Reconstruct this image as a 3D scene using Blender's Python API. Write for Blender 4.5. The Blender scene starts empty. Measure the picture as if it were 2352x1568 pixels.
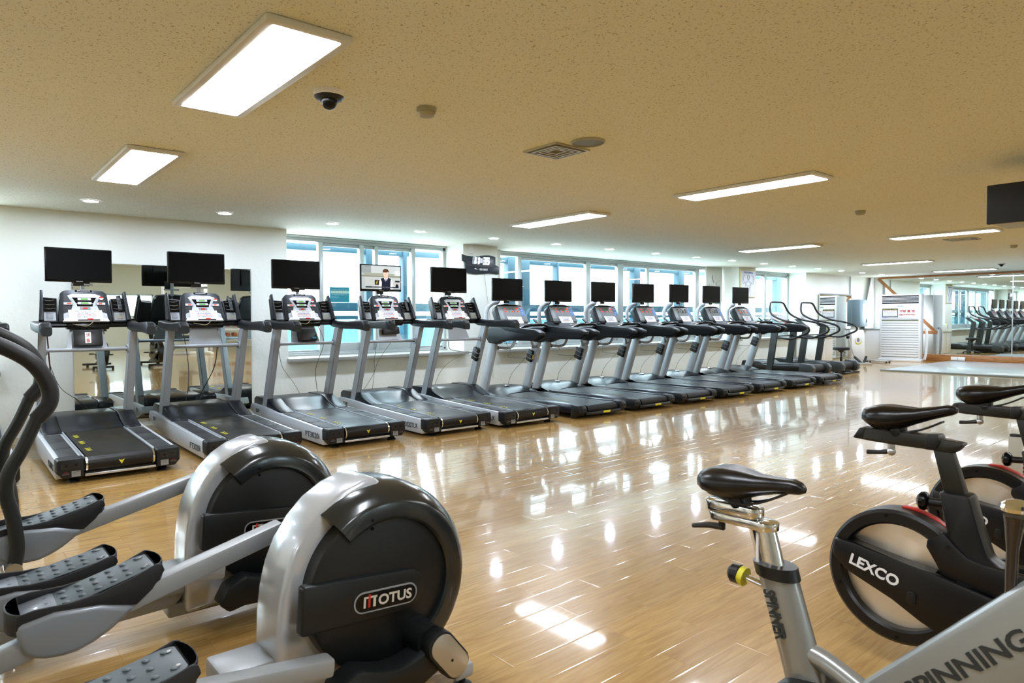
import bpy, bmesh, math, random
from mathutils import Vector, Matrix
random.seed(7)
SC = bpy.context.scene
COL = SC.collection
R = math.radians
H = 2.5

# ---------------------------------------------------------------- camera
cam_d = bpy.data.cameras.new('camera'); cam = bpy.data.objects.new('camera', cam_d); COL.objects.link(cam)
yaw, pit, rol = R(40.359), R(-1.954), R(-0.3165)
cd = Vector((math.sin(yaw)*math.cos(pit), math.cos(yaw)*math.cos(pit), math.sin(pit)))
cr = Vector((math.cos(yaw), -math.sin(yaw), 0)); cu = cr.cross(cd)
cr2 = cr*math.cos(rol)+cu*math.sin(rol); cu2 = cu*math.cos(rol)-cr*math.sin(rol)
cam.matrix_world = Matrix(((cr2.x, cu2.x, -cd.x, 0), (cr2.y, cu2.y, -cd.y, 0), (cr2.z, cu2.z, -cd.z, 1.3), (0, 0, 0, 1)))
cam_d.sensor_width = 36; cam_d.lens = 1549.33/2352*36; cam_d.clip_start = 0.05; cam_d.clip_end = 200
cam_d.dof.use_dof = True; cam_d.dof.focus_distance = 8.5; cam_d.dof.aperture_fstop = 8.0
SC.camera = cam
# ---------------------------------------------------------------- world, exposure
w = bpy.data.worlds.new('world'); SC.world = w; w.use_nodes = True
bg = w.node_tree.nodes['Background']; bg.inputs[0].default_value = (0.90, 0.95, 1.0, 1); bg.inputs[1].default_value = 12.0
SC.view_settings.view_transform = 'Standard'; SC.view_settings.look = 'None'
SC.view_settings.exposure = 0.3; SC.view_settings.gamma = 1; SC.view_settings.use_curve_mapping = False
PANEL_E = 26.0; DOWN_E = 380.0
SC.cycles.max_bounces = 8; SC.cycles.diffuse_bounces = 4; SC.cycles.glossy_bounces = 5
SC.cycles.transmission_bounces = 6; SC.cycles.transparent_max_bounces = 12
SC.cycles.caustics_reflective = False; SC.cycles.caustics_refractive = False
SC.cycles.sample_clamp_indirect = 6.0; SC.cycles.use_denoising = True

# ---------------------------------------------------------------- materials
def lin(c):
    if isinstance(c, str):
        c = [int(c[i:i+2], 16)/255 for i in (0, 2, 4)]
    return [x/12.92 if x <= 0.04045 else ((x+0.055)/1.055)**2.4 for x in c]
MATS = {}
def mat(name, col, rough=0.5, metal=0.0, bump=0, bscale=200, emit=0, coat=0, var=0, vscale=8, aniso=0, spec=None):
    if name in MATS: return MATS[name]
    m = bpy.data.materials.new(name); m.use_nodes = True; nt = m.node_tree
    b = nt.nodes['Principled BSDF']; c = (*lin(col), 1)
    b.inputs['Base Color'].default_value = c; b.inputs['Roughness'].default_value = rough
    b.inputs['Metallic'].default_value = metal
    if spec is not None: b.inputs['Specular IOR Level'].default_value = spec
    if coat: b.inputs['Coat Weight'].default_value = coat; b.inputs['Coat Roughness'].default_value = 0.08
    if emit: b.inputs['Emission Color'].default_value = c; b.inputs['Emission Strength'].default_value = emit
    tc = None
    if bump or var:
        tc = nt.nodes.new('ShaderNodeTexCoord')
        n = nt.nodes.new('ShaderNodeTexNoise'); n.inputs['Scale'].default_value = bscale; n.inputs['Detail'].default_value = 3
        nt.links.new(tc.outputs['Object'], n.inputs['Vector'])
    if bump:
        bp = nt.nodes.new('ShaderNodeBump'); bp.inputs['Strength'].default_value = bump; bp.inputs['Distance'].default_value = 0.002
        nt.links.new(n.outputs[0], bp.inputs['Height']); nt.links.new(bp.outputs[0], b.inputs['Normal'])
    if var:
        n2 = nt.nodes.new('ShaderNodeTexNoise'); n2.inputs['Scale'].default_value = vscale; n2.inputs['Detail'].default_value = 4
        nt.links.new(tc.outputs['Object'], n2.inputs['Vector'])
        r_ = nt.nodes.new('ShaderNodeMapRange'); r_.inputs[1].default_value = 0.3; r_.inputs[2].default_value = 0.7
        r_.inputs[3].default_value = max(0.02, rough-var); r_.inputs[4].default_value = min(1, rough+var)
        nt.links.new(n2.outputs[0], r_.inputs[0]); nt.links.new(r_.outputs[0], b.inputs['Roughness'])
    if aniso: b.inputs['Anisotropic'].default_value = aniso
    MATS[name] = m; return m

silver = mat('silver_paint', 'BDC4CB', 0.36, 0.12, var=0.06, coat=0.3)
silver2 = mat('silver_satin', 'A4ABB2', 0.4, 0.15, var=0.05)
armsil = mat('arm_silver', '969A9B', .4, .2)
shellsil = mat('silver_shell', 'B9BEC3', 0.24, 0.3, coat=0.6)
steel = mat('brushed_steel', 'C8CACC', 0.28, 0.9)
chrome = mat('chrome', 'E4E6E8', 0.08, 1.0)
dark = mat('dark_plastic', '111418', 0.42, 0, spec=.35, bump=0.15, bscale=400)
dark2 = mat('charcoal_plastic', '1D2226', 0.4, 0, spec=.4, bump=0.12, bscale=400)
cover = mat('cover_grey', '080D17', 0.3, 0, spec=.32)
gblack = mat('gloss_black', '08090B', 0.2, 0, spec=.3)
sblack = mat('satin_black', '0C0D0F', 0.36, 0, var=0.05)
rubber = mat('rubber_black', '0F1011', 0.6, 0, bump=0.3, bscale=300)
grip = mat('grip_foam', '111315', 0.5, 0, bump=0.2, bscale=350)
greytube = mat('grey_tube', '2B2E2C', 0.38, 0.4, var=0.08)
consilver = mat('console_face', 'C6CBD0', 0.35, 0.2)
conwhite = mat('console_white', 'E9ECF0', 0.4)
congrey = mat('console_grey', '8A9092', 0.4)
white = mat('white_paint', 'F1F1EE', 0.35)
paper = mat('paper', 'F6F6F8', 0.6)
red = mat('red_plastic', 'C8281E', 0.35)
redled = mat('red_led', 'FF3A22', 0.4, emit=0.9)
greenled = mat('green_led', '4E8A2A', 0.4, emit=0.55)
blue = mat('blue_label', '5E8FD0', 0.4)
yellow = mat('yellow_mark', 'D9D23A', 0.5)
tred = mat('text_red', 'C0282A', 0.6); tblue = mat('text_blue', '2F62A8', 0.6)
tdark = mat('text_dark', '2A3032', 0.6); twhite = mat('text_white', 'EDEDED', 0.5); tgrey = mat('text_grey', '8F9396', 0.6)
alu = mat('window_aluminium', 'B9C0C0', 0.35, 0.35)
alud = mat('window_aluminium_dark', '8E9898', 0.4, 0.3)
teal = mat('teal_sticker', '1A8496', 0.5)
wood = mat('oak_trim', 'A9713E', 0.35, 0, var=0.05)
screen = mat('screen_black', '030304', 0.25, 0, spec=.12)
granite = mat('granite', '9B9C94', 0.35, 0, bump=0.1)
stain = mat('pale_yellow', 'D8C840', 0.5)

def wood_grain(m, c1, c2, scale):
    nt = m.node_tree; b = nt.nodes['Principled BSDF']
    tc = nt.nodes.new('ShaderNodeTexCoord'); mp = nt.nodes.new('ShaderNodeMapping'); mp.inputs['Scale'].default_value = scale
    n = nt.nodes.new('ShaderNodeTexNoise'); n.inputs['Scale'].default_value = 4; n.inputs['Detail'].default_value = 5; n.inputs['Distortion'].default_value = 1
    r = nt.nodes.new('ShaderNodeValToRGB'); r.color_ramp.elements[0].color = (*lin(c1), 1); r.color_ramp.elements[1].color = (*lin(c2), 1)
    r.color_ramp.elements[0].position = 0.35; r.color_ramp.elements[1].position = 0.65
    nt.links.new(tc.outputs['Object'], mp.inputs[0]); nt.links.new(mp.outputs[0], n.inputs['Vector'])
    nt.links.new(n.outputs[0], r.inputs[0]); nt.links.new(r.outputs[0], b.inputs['Base Color'])
wood_grain(wood, '8E5A30', 'B57F49', (12, 1.2, 12))
# granite speckle
nt = granite.node_tree; tcn = nt.nodes.new('ShaderNodeTexCoord'); nn = nt.nodes.new('ShaderNodeTexNoise'); nn.inputs['Scale'].default_value = 160
rr = nt.nodes.new('ShaderNodeValToRGB'); rr.color_ramp.elements[0].position = 0.4; rr.color_ramp.elements[1].position = 0.6
rr.color_ramp.elements[0].color = (*lin('75766F'), 1); rr.color_ramp.elements[1].color = (*lin('C6C6BC'), 1)
nt.links.new(tcn.outputs['Object'], nn.inputs['Vector']); nt.links.new(nn.outputs[0], rr.inputs[0]); nt.links.new(rr.outputs[0], nt.nodes['Principled BSDF'].inputs['Base Color'])

def make_wall():
    m = mat('wall_cream', 'F0F4EA', 0.6, bump=0.0); nt = m.node_tree; b = nt.nodes['Principled BSDF']
    tc = nt.nodes.new('ShaderNodeTexCoord'); n = nt.nodes.new('ShaderNodeTexNoise'); n.inputs['Scale'].default_value = 22; n.inputs['Detail'].default_value = 6
    bp = nt.nodes.new('ShaderNodeBump'); bp.inputs['Strength'].default_value = 0.35; bp.inputs['Distance'].default_value = 0.01
    nt.links.new(tc.outputs['Object'], n.inputs['Vector']); nt.links.new(n.outputs[0], bp.inputs['Height']); nt.links.new(bp.outputs[0], b.inputs['Normal'])
    return m
wallm = make_wall()

def make_ceiling():
    m = mat('ceiling_tile', 'C9BE98', 0.8); nt = m.node_tree; b = nt.nodes['Principled BSDF']
    tc = nt.nodes.new('ShaderNodeTexCoord')
    base = nt.nodes.new('ShaderNodeMix'); base.data_type = 'RGBA'
    def specks(sc, th, map_s, seed):
        mp = nt.nodes.new('ShaderNodeMapping'); mp.inputs['Scale'].default_value = map_s; mp.inputs['Location'].default_value = (seed, seed*2, 0)
        n = nt.nodes.new('ShaderNodeTexNoise'); n.inputs['Scale'].default_value = sc; n.inputs['Detail'].default_value = 2.5; n.inputs['Distortion'].default_value = 0.6
        r = nt.nodes.new('ShaderNodeMapRange'); r.inputs[1].default_value = th; r.inputs[2].default_value = th+0.035
        nt.links.new(tc.outputs['Object'], mp.inputs[0]); nt.links.new(mp.outputs[0], n.inputs['Vector']); nt.links.new(n.outputs[0], r.inputs[0])
        return r
    a = specks(70, 0.635, (1, 0.8, 1), 0); c = specks(120, 0.63, (1, 0.7, 1), 3)
    mx = nt.nodes.new('ShaderNodeMath'); mx.operation = 'MAXIMUM'
    nt.links.new(a.outputs[0], mx.inputs[0]); nt.links.new(c.outputs[0], mx.inputs[1])
    base.inputs[6].default_value = (*lin('EBEEDF'), 1); base.inputs[7].default_value = (*lin('B8AF97'), 1)
    nt.links.new(mx.outputs[0], base.inputs[0]); nt.links.new(base.outputs[2], b.inputs['Base Color'])
    bp = nt.nodes.new('ShaderNodeBump'); bp.inputs['Strength'].default_value = 0.3; bp.inputs['Distance'].default_value = 0.003; bp.invert = True
    nt.links.new(mx.outputs[0], bp.inputs['Height']); nt.links.new(bp.outputs[0], b.inputs['Normal'])
    return m
ceilm = make_ceiling()

def make_floor():
    m = mat('floor_laminate', 'C49A5A', 0.26, coat=0.0); nt = m.node_tree; b = nt.nodes['Principled BSDF']
    tc = nt.nodes.new('ShaderNodeTexCoord')
    br = nt.nodes.new('ShaderNodeTexBrick'); br.inputs['Scale'].default_value = 1; br.inputs['Brick Width'].default_value = 0.8
    br.inputs['Row Height'].default_value = 0.145; br.inputs['Mortar Size'].default_value = 0.0016; br.inputs['Mortar Smooth'].default_value = 0.3
    br.offset = 0.37; br.inputs['Bias'].default_value = -0.2
    br.inputs['Color1'].default_value = (0, 0, 0, 1); br.inputs['Color2'].default_value = (1, 1, 1, 1); br.inputs['Mortar'].default_value = (0.3, 0.3, 0.3, 1)
    nt.links.new(tc.outputs['Object'], br.inputs['Vector'])
    mp = nt.nodes.new('ShaderNodeMapping'); mp.inputs['Scale'].default_value = (1.3, 14, 1)
    addv = nt.nodes.new('ShaderNodeVectorMath'); addv.operation = 'MULTIPLY_ADD'; addv.inputs[1].default_value = (7, 3, 5)
    nt.links.new(br.outputs['Color'], addv.inputs[0]); nt.links.new(tc.outputs['Object'], addv.inputs[2]); nt.links.new(addv.outputs[0], mp.inputs[0])
    n = nt.nodes.new('ShaderNodeTexNoise'); n.inputs['Scale'].default_value = 2.2; n.inputs['Detail'].default_value = 7; n.inputs['Distortion'].default_value = 1.6
    nt.links.new(mp.outputs[0], n.inputs['Vector'])
    r = nt.nodes.new('ShaderNodeValToRGB'); e = r.color_ramp.elements
    e[0].position = 0.3; e[0].color = (*lin('A57D44'), 1); e[1].position = 0.66; e[1].color = (*lin('C09C5C'), 1)
    nt.links.new(n.outputs[0], r.inputs[0])
    # plank to plank tone
    mul = nt.nodes.new('ShaderNodeMix'); mul.data_type = 'RGBA'; mul.blend_type = 'MULTIPLY'; mul.inputs[0].default_value = 1
    mr = nt.nodes.new('ShaderNodeMapRange'); mr.inputs[3].default_value = 0.9; mr.inputs[4].default_value = 1.06
    nt.links.new(br.outputs['Color'], mr.inputs[0]); nt.links.new(r.outputs[0], mul.inputs[6]); nt.links.new(mr.outputs[0], mul.inputs[7])
    mo = nt.nodes.new('ShaderNodeMix'); mo.data_type = 'RGBA'; mo.inputs[7].default_value = (*lin('8A6231'), 1)
    mf = nt.nodes.new('ShaderNodeMath'); mf.operation = 'MULTIPLY'; mf.inputs[1].default_value = 0.4
    nt.links.new(br.outputs['Fac'], mf.inputs[0]); nt.links.new(mf.outputs[0], mo.inputs[0]); nt.links.new(mul.outputs[2], mo.inputs[6]); nt.links.new(mo.outputs[2], b.inputs['Base Color'])
    # every board cups a little at its seams; a faint ripple bends the reflections
    sep = nt.nodes.new('ShaderNodeSeparateXYZ'); nt.links.new(tc.outputs['Object'], sep.inputs[0])
    br2 = nt.nodes.new('ShaderNodeTexBrick'); br2.inputs['Scale'].default_value = 1; br2.inputs['Brick Width'].default_value = 0.8
    br2.inputs['Row Height'].default_value = 0.145; br2.inputs['Mortar Size'].default_value = 0.007; br2.inputs['Mortar Smooth'].default_value = 1.0; br2.offset = 0.37
    nt.links.new(tc.outputs['Object'], br2.inputs['Vector'])
    n3 = nt.nodes.new('ShaderNodeTexNoise'); n3.inputs['Scale'].default_value = 3.0; n3.inputs['Detail'].default_value = 1.5
    nt.links.new(tc.outputs['Object'], n3.inputs['Vector'])
    add = nt.nodes.new('ShaderNodeMath'); add.operation = 'MULTIPLY_ADD'; add.inputs[1].default_value = 0.35
    nt.links.new(n3.outputs[0], add.inputs[0]); nt.links.new(br2.outputs['Fac'], add.inputs[2])
    bp = nt.nodes.new('ShaderNodeBump'); bp.inputs['Strength'].default_value = 0.32; bp.inputs['Distance'].default_value = 0.0009
    nt.links.new(add.outputs[0], bp.inputs['Height']); nt.links.new(bp.outputs[0], b.inputs['Normal'])
    b.inputs['Specular IOR Level'].default_value = 0.3
    b.inputs['Coat Weight'].default_value = 0.75; b.inputs['Coat Roughness'].default_value = 0.055; nt.links.new(bp.outputs[0], b.inputs['Coat Normal'])
    return m
floorm = make_floor()

def make_mirror():
    m = bpy.data.materials.new('mirror_glass'); m.use_nodes = True; b = m.node_tree.nodes['Principled BSDF']
    b.inputs['Base Color'].default_value = (0.80, 0.86, 0.82, 1); b.inputs['Metallic'].default_value = 1; b.inputs['Roughness'].default_value = 0.012
    return m
mirrorm = make_mirror()
def make_glass(name, col, refl=0.08):
    m = bpy.data.materials.new(name); m.use_nodes = True; nt = m.node_tree; nt.nodes.remove(nt.nodes['Principled BSDF'])
    t = nt.nodes.new('ShaderNodeBsdfTransparent'); t.inputs[0].default_value = (*col, 1)
    g = nt.nodes.new('ShaderNodeBsdfGlossy'); g.inputs['Roughness'].default_value = 0.0; g.inputs[0].default_value = (1, 1, 1, 1)
    mx = nt.nodes.new('ShaderNodeMixShader'); f = nt.nodes.new('ShaderNodeFresnel'); gg = nt.nodes.new('ShaderNodeNewGeometry'); io = nt.nodes.new('ShaderNodeMath'); io.operation = 'MULTIPLY_ADD'; io.inputs[1].default_value = -0.8333; io.inputs[2].default_value = 1.5
    nt.links.new(gg.outputs['Backfacing'], io.inputs[0]); nt.links.new(io.outputs[0], f.inputs[0])
    ad = nt.nodes.new('ShaderNodeMath'); ad.inputs[1].default_value = refl; nt.links.new(f.outputs[0], ad.inputs[0])
    nt.links.new(ad.outputs[0], mx.inputs[0]); nt.links.new(t.outputs[0], mx.inputs[1]); nt.links.new(g.outputs[0], mx.inputs[2])
    nt.links.new(mx.outputs[0], nt.nodes['Material Output'].inputs[0]); return m
glass_clear = make_glass('glass_clear', (0.93, 0.96, 0.97), 0.02)
glass_teal = make_glass('glass_teal', (0.83, 0.93, 0.96), 0.05)

# ---------------------------------------------------------------- mesh helpers
class MB:
    def __init__(s): s.bm = bmesh.new(); s.mi = 0
    def _add(s, b2, M=None):
        if M is not None: bmesh.ops.transform(b2, matrix=M, verts=b2.verts)
        for f in b2.faces: f.material_index = s.mi
        me = bpy.data.meshes.new('tmp'); b2.to_mesh(me); b2.free(); s.bm.from_mesh(me); bpy.data.meshes.remove(me); return s
    def box(s, a, b, bev=0, M=None, seg=2):
        b2 = bmesh.new(); bmesh.ops.create_cube(b2, size=1)
        c = [(a[i]+b[i])/2 for i in range(3)]; d = [abs(b[i]-a[i]) for i in range(3)]
        bmesh.ops.transform(b2, matrix=Matrix.Translation(c) @ Matrix.Diagonal((*d, 1)), verts=b2.verts)
        if bev: bmesh.ops.bevel(b2, geom=b2.edges[:], offset=min(bev, min(d)*0.45), segments=seg, profile=0.5, affect='EDGES')
        return s._add(b2, M)
    def prism(s, poly, ax, a, b, bev=0, M=None, seg=2, taper=None):
        # poly lies in the plane normal to ax: ax 0 -> (y,z), 1 -> (x,z), 2 -> (x,y)
        b2 = bmesh.new(); f = {0: lambda p, t: (t, p[0], p[1]), 1: lambda p, t: (p[0], t, p[1]), 2: lambda p, t: (p[0], p[1], t)}[ax]
        cx = sum(p[0] for p in poly)/len(poly); cy = sum(p[1] for p in poly)/len(poly)
        v0 = [b2.verts.new(f(p, a)) for p in poly]
        k = taper or 1
        v1 = [b2.verts.new(f((cx+(p[0]-cx)*k, cy+(p[1]-cy)*k), b)) for p in poly]
        b2.faces.new(v0); b2.faces.new(v1[::-1]); n = len(poly)
        for i in range(n): b2.faces.new((v0[i], v1[i], v1[(i+1) % n], v0[(i+1) % n]))
        bmesh.ops.recalc_face_normals(b2, faces=b2.faces)
        if bev:
            es = [e for e in b2.edges if e.calc_face_angle(0) > 0.6]
            bmesh.ops.bevel(b2, geom=es, offset=bev, segments=seg, profile=0.5, affect='EDGES', clamp_overlap=True)
        return s._add(b2, M)
    def cyl(s, p0, p1, r0, r1=None, n=24, cap=True):
        r1 = r0 if r1 is None else r1; p0, p1 = Vector(p0), Vector(p1); d = p1-p0
        b2 = bmesh.new(); bmesh.ops.create_cone(b2, cap_ends=cap, segments=n, radius1=r0, radius2=r1, depth=d.length)
        q = Vector((0, 0, 1)).rotation_difference(d.normalized()).to_matrix().to_4x4()
        return s._add(b2, Matrix.Translation((p0+p1)/2) @ q)
    def sph(s, c, r, sc=(1, 1, 1), n=20):
        b2 = bmesh.new(); bmesh.ops.create_uvsphere(b2, u_segments=n, v_segments=n//2, radius=r)
        return s._add(b2, Matrix.Translation(c) @ Matrix.Diagonal((*sc, 1)))
    def tube(s, pts, r, n=12, smooth=6, flat=None, closed=False):
        P = [Vector(p) for p in pts]
        rs = r if isinstance(r, (list, tuple)) else [r]*len(P)
        if smooth:
            Q = []; S = []
            N = len(P)
            for i in range(N if closed else N-1):
                if closed: p0, p1, p2, p3 = P[i-1], P[i], P[(i+1) % N], P[(i+2) % N]
                else: p0, p1, p2, p3 = P[max(i-1, 0)], P[i], P[i+1], P[min(i+2, N-1)]
                for k in range(smooth):
                    t = k/smooth; t2 = t*t; t3 = t2*t
                    Q.append(0.5*((2*p1)+(p2-p0)*t+(2*p0-5*p1+4*p2-p3)*t2+(3*p1-p0-3*p2+p3)*t3))
                    S.append(rs[i]+(rs[(i+1) % N]-rs[i])*t)
            if not closed: Q.append(P[-1]); S.append(rs[-1])
        else: Q, S = P, list(rs)
        b2 = bmesh.new(); rings = []; up = None; L = len(Q)
        for i, p in enumerate(Q):
            if closed: d = (Q[(i+1) % L]-Q[i-1]).normalized()
            else: d = (Q[min(i+1, L-1)]-Q[max(i-1, 0)]).normalized()
            if up is None:
                up = Vector((0, 0, 1)) if abs(d.z) < 0.9 else Vector((1, 0, 0))
                up = (up-d*up.dot(d)).normalized()
            else:
                up = up-d*up.dot(d); up = up.normalized() if up.length > 1e-6 else Vector((1, 0, 0))
            sd = d.cross(up); fl = flat or 1
            rings.append([b2.verts.new(p+S[i]*(math.cos(a)*sd+math.sin(a)*up*fl)) for a in [2*math.pi*j/n for j in range(n)]])
        for i in range(L if closed else L-1):
            A, B = rings[i], rings[(i+1) % L]
            for j in range(n): b2.faces.new((A[j], A[(j+1) % n], B[(j+1) % n], B[j]))
        if not closed: b2.faces.new(rings[0][::-1]); b2.faces.new(rings[-1])
        bmesh.ops.recalc_face_normals(b2, faces=b2.faces)
        return s._add(b2)
    def lathe(s, prof, c, axis='z', n=32, M=None):
        # prof: (radius, height) list
        b2 = bmesh.new(); rings = []
        for r_, h in prof:
            if r_ < 1e-5: rings.append([b2.verts.new((0, 0, h))])
            else: rings.append([b2.verts.new((r_*math.cos(2*math.pi*j/n), r_*math.sin(2*math.pi*j/n), h)) for j in range(n)])
        for A, B in zip(rings, rings[1:]):
            if len(A) == 1 and len(B) == 1: continue
            for j in range(n):
                if len(A) == 1: b2.faces.new((A[0], B[j], B[(j+1) % n]))
                elif len(B) == 1: b2.faces.new((A[j], A[(j+1) % n], B[0]))
                else: b2.faces.new((A[j], A[(j+1) % n], B[(j+1) % n], B[j]))
        bmesh.ops.recalc_face_normals(b2, faces=b2.faces)
        T = Matrix.Translation(c)
        if axis == 'y': T = T @ Matrix.Rotation(R(90), 4, 'X')
        if axis == 'x': T = T @ Matrix.Rotation(R(90), 4, 'Y')
        return s._add(b2, T if M is None else M)
    def loft(s, rings, cap=True, closed=True):
        b2 = bmesh.new(); V = [[b2.verts.new(p) for p in r_] for r_ in rings]; n = len(V[0])
        for A, B in zip(V, V[1:]):
            for j in range(n if closed else n-1): b2.faces.new((A[j], A[(j+1) % n], B[(j+1) % n], B[j]))
        if cap: b2.faces.new(V[0][::-1]); b2.faces.new(V[-1])
        bmesh.ops.recalc_face_normals(b2, faces=b2.faces)
        return s._add(b2)
    def quad(s, *p):
        b2 = bmesh.new(); b2.faces.new([b2.verts.new(q) for q in p]); return s._add(b2)
    def build(s, name, mats, parent=None, smooth=35, loc=None):
        me = bpy.data.meshes.new(name); s.bm.to_mesh(me); s.bm.free()
        for m_ in (mats if isinstance(mats, (list, tuple)) else [mats]): me.materials.append(m_)
        if smooth:
            me.shade_smooth(); me.set_sharp_from_angle(angle=R(smooth))
        o = bpy.data.objects.new(name, me); COL.objects.link(o)
        if parent: o.parent = parent
        if loc: o.location = loc
        return o
def tag(o, label=None, cat=None, group=None, kind=None):
    if label: o['label'] = label
    if cat: o['category'] = cat
    if group: o['group'] = group
    if kind: o['kind'] = kind
    return o
def empty(name, loc, rz=0, label=None, cat=None, group=None):
    o = bpy.data.objects.new(name, None); COL.objects.link(o); o.location = loc; o.rotation_euler = (0, 0, rz); o.empty_display_size = 0.1
    return tag(o, label, cat, group)
def copy_tree(o, parent=None):
    c = o.copy(); COL.objects.link(c)
    if parent: c.parent = parent
    for ch in list(o.children): copy_tree(ch, c)
    return c
def struct(o): o['kind'] = 'structure'; return o
def rrect(w_, h_, r_, n=5, cx=0, cy=0):
    p = []
    for (sx, sy, a0) in ((1, 1, 0), (-1, 1, 90), (-1, -1, 180), (1, -1, 270)):
        for k in range(n+1):
            a = R(a0+90*k/n); p.append((cx+sx*(w_/2-r_)+r_*math.cos(a), cy+sy*(h_/2-r_)+r_*math.sin(a)))
    return p
def ell(cx, cy, rx, ry, a0=0, a1=360, n=32):
    k = n if (a1-a0) < 360 else n-1
    return [(cx+rx*math.cos(R(a0+(a1-a0)*i/(n if a1-a0 >= 360 else k))), cy+ry*math.sin(R(a0+(a1-a0)*i/(n if a1-a0 >= 360 else k)))) for i in range(k+1 if a1-a0 < 360 else n)]
def frame_mat(o, right, up):
    r_ = Vector(right).normalized(); u = Vector(up); u = (u-r_*u.dot(r_)).normalized(); n = r_.cross(u)
    return Matrix(((r_.x, u.x, n.x, o[0]), (r_.y, u.y, n.y, o[1]), (r_.z, u.z, n.z, o[2]), (0, 0, 0, 1)))
_tc = {}
def text_mesh(s, ext=0.001, off=0.0, shear=0.0, sp=1.0):
    k = (s, ext, off, shear, sp)
    if k in _tc: return _tc[k].copy()
    cu_ = bpy.data.curves.new('txt', 'FONT'); cu_.body = s; cu_.size = 1; cu_.align_x = 'CENTER'; cu_.align_y = 'CENTER'
    cu_.extrude = ext; cu_.offset = off; cu_.shear = shear; cu_.space_character = sp; cu_.resolution_u = 3
    o = bpy.data.objects.new('txt', cu_); COL.objects.link(o); bpy.context.view_layer.update()
    dg = bpy.context.evaluated_depsgraph_get(); me = bpy.data.meshes.new_from_object(o.evaluated_get(dg))
    bpy.data.objects.remove(o); bpy.data.curves.remove(cu_)
    xs = [v.co.x for v in me.vertices] or [0, 1]; ys = [v.co.y for v in me.vertices] or [0, 1]
    w_, h_ = max(xs)-min(xs), max(ys)-min(ys); cx, cy = (max(xs)+min(xs))/2, (max(ys)+min(ys))/2
    for v in me.vertices: v.co.x = (v.co.x-cx)/w_; v.co.y = (v.co.y-cy)/h_
    _tc[k] = me; return me.copy()
def text(name, s, M, w_, h_, m_, parent=None, off=0.0, shear=0.0, sp=1.0, th=0.0015):
    me = text_mesh(s, 0.5, off, shear, sp); me.name = name
    zs = [v.co.z for v in me.vertices]
    T = M @ Matrix.Diagonal((w_, h_, th/0.5 if zs else 1, 1))
    me.transform(T); me.materials.clear(); me.materials.append(m_)
    o = bpy.data.objects.new(name, me); COL.objects.link(o)
    if parent: o.parent = parent
    return o
def join_text(name, items, parent=None):
    """several lines of writing kept as one lettering mesh: items = (string, matrix, w, h, material)"""
    mats = []; bm = bmesh.new()
    for s, M, w_, h_, m_ in items:
        if m_ not in mats: mats.append(m_)
        me = text_mesh(s, 0.5); me.transform(M @ Matrix.Diagonal((w_, h_, 0.001, 1)))
        k = len(bm.faces); bm.from_mesh(me); bm.faces.ensure_lookup_table()
        for f in bm.faces[k:]: f.material_index = mats.index(m_)
        bpy.data.meshes.remove(me)
    me = bpy.data.meshes.new(name); bm.to_mesh(me); bm.free()
    for m_ in mats: me.materials.append(m_)
    o = bpy.data.objects.new(name, me); COL.objects.link(o)
    if parent: o.parent = parent
    return o
# ================================================================ the room
X0, X1, Y0, YW, YO = -5.0, 22.15, -5.2, 8.8, 9.42
def slab(name, a, b, m, bev=0):
    return struct(MB().box(a, b, bev).build(name, m, smooth=0))
slab('floor', (X0, Y0, -0.1), (X1+0.2, YO, 0), floorm)
slab('ceiling', (X0, Y0, H), (X1+0.2, YO, H+0.12), ceilm)
slab('wall_back', (X0-0.15, Y0-0.15, 0), (X1+0.2, Y0, 0.95), wallm)
slab('wall_left', (X0-0.15, Y0, 0), (X0, YO, H), wallm)
slab('wall_right', (X1, Y0, 0), (X1+0.2, YO, H), wallm)
# back wall above the sill: piers between its windows (seen in the mirror)
mb = MB(); prev = X0
BW = [(3.4, 5.0)]
for a, b in BW: mb.box((prev, Y0-0.15, 0.95), (a, Y0, 1.65)); prev = b
mb.box((prev, Y0-0.15, 0.95), (X1+0.2, Y0, 1.65)); mb.box((X0, Y0-0.15, 1.65), (X1+0.2, Y0, H))
struct(mb.build('wall_back_upper', wallm, smooth=0))
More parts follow.
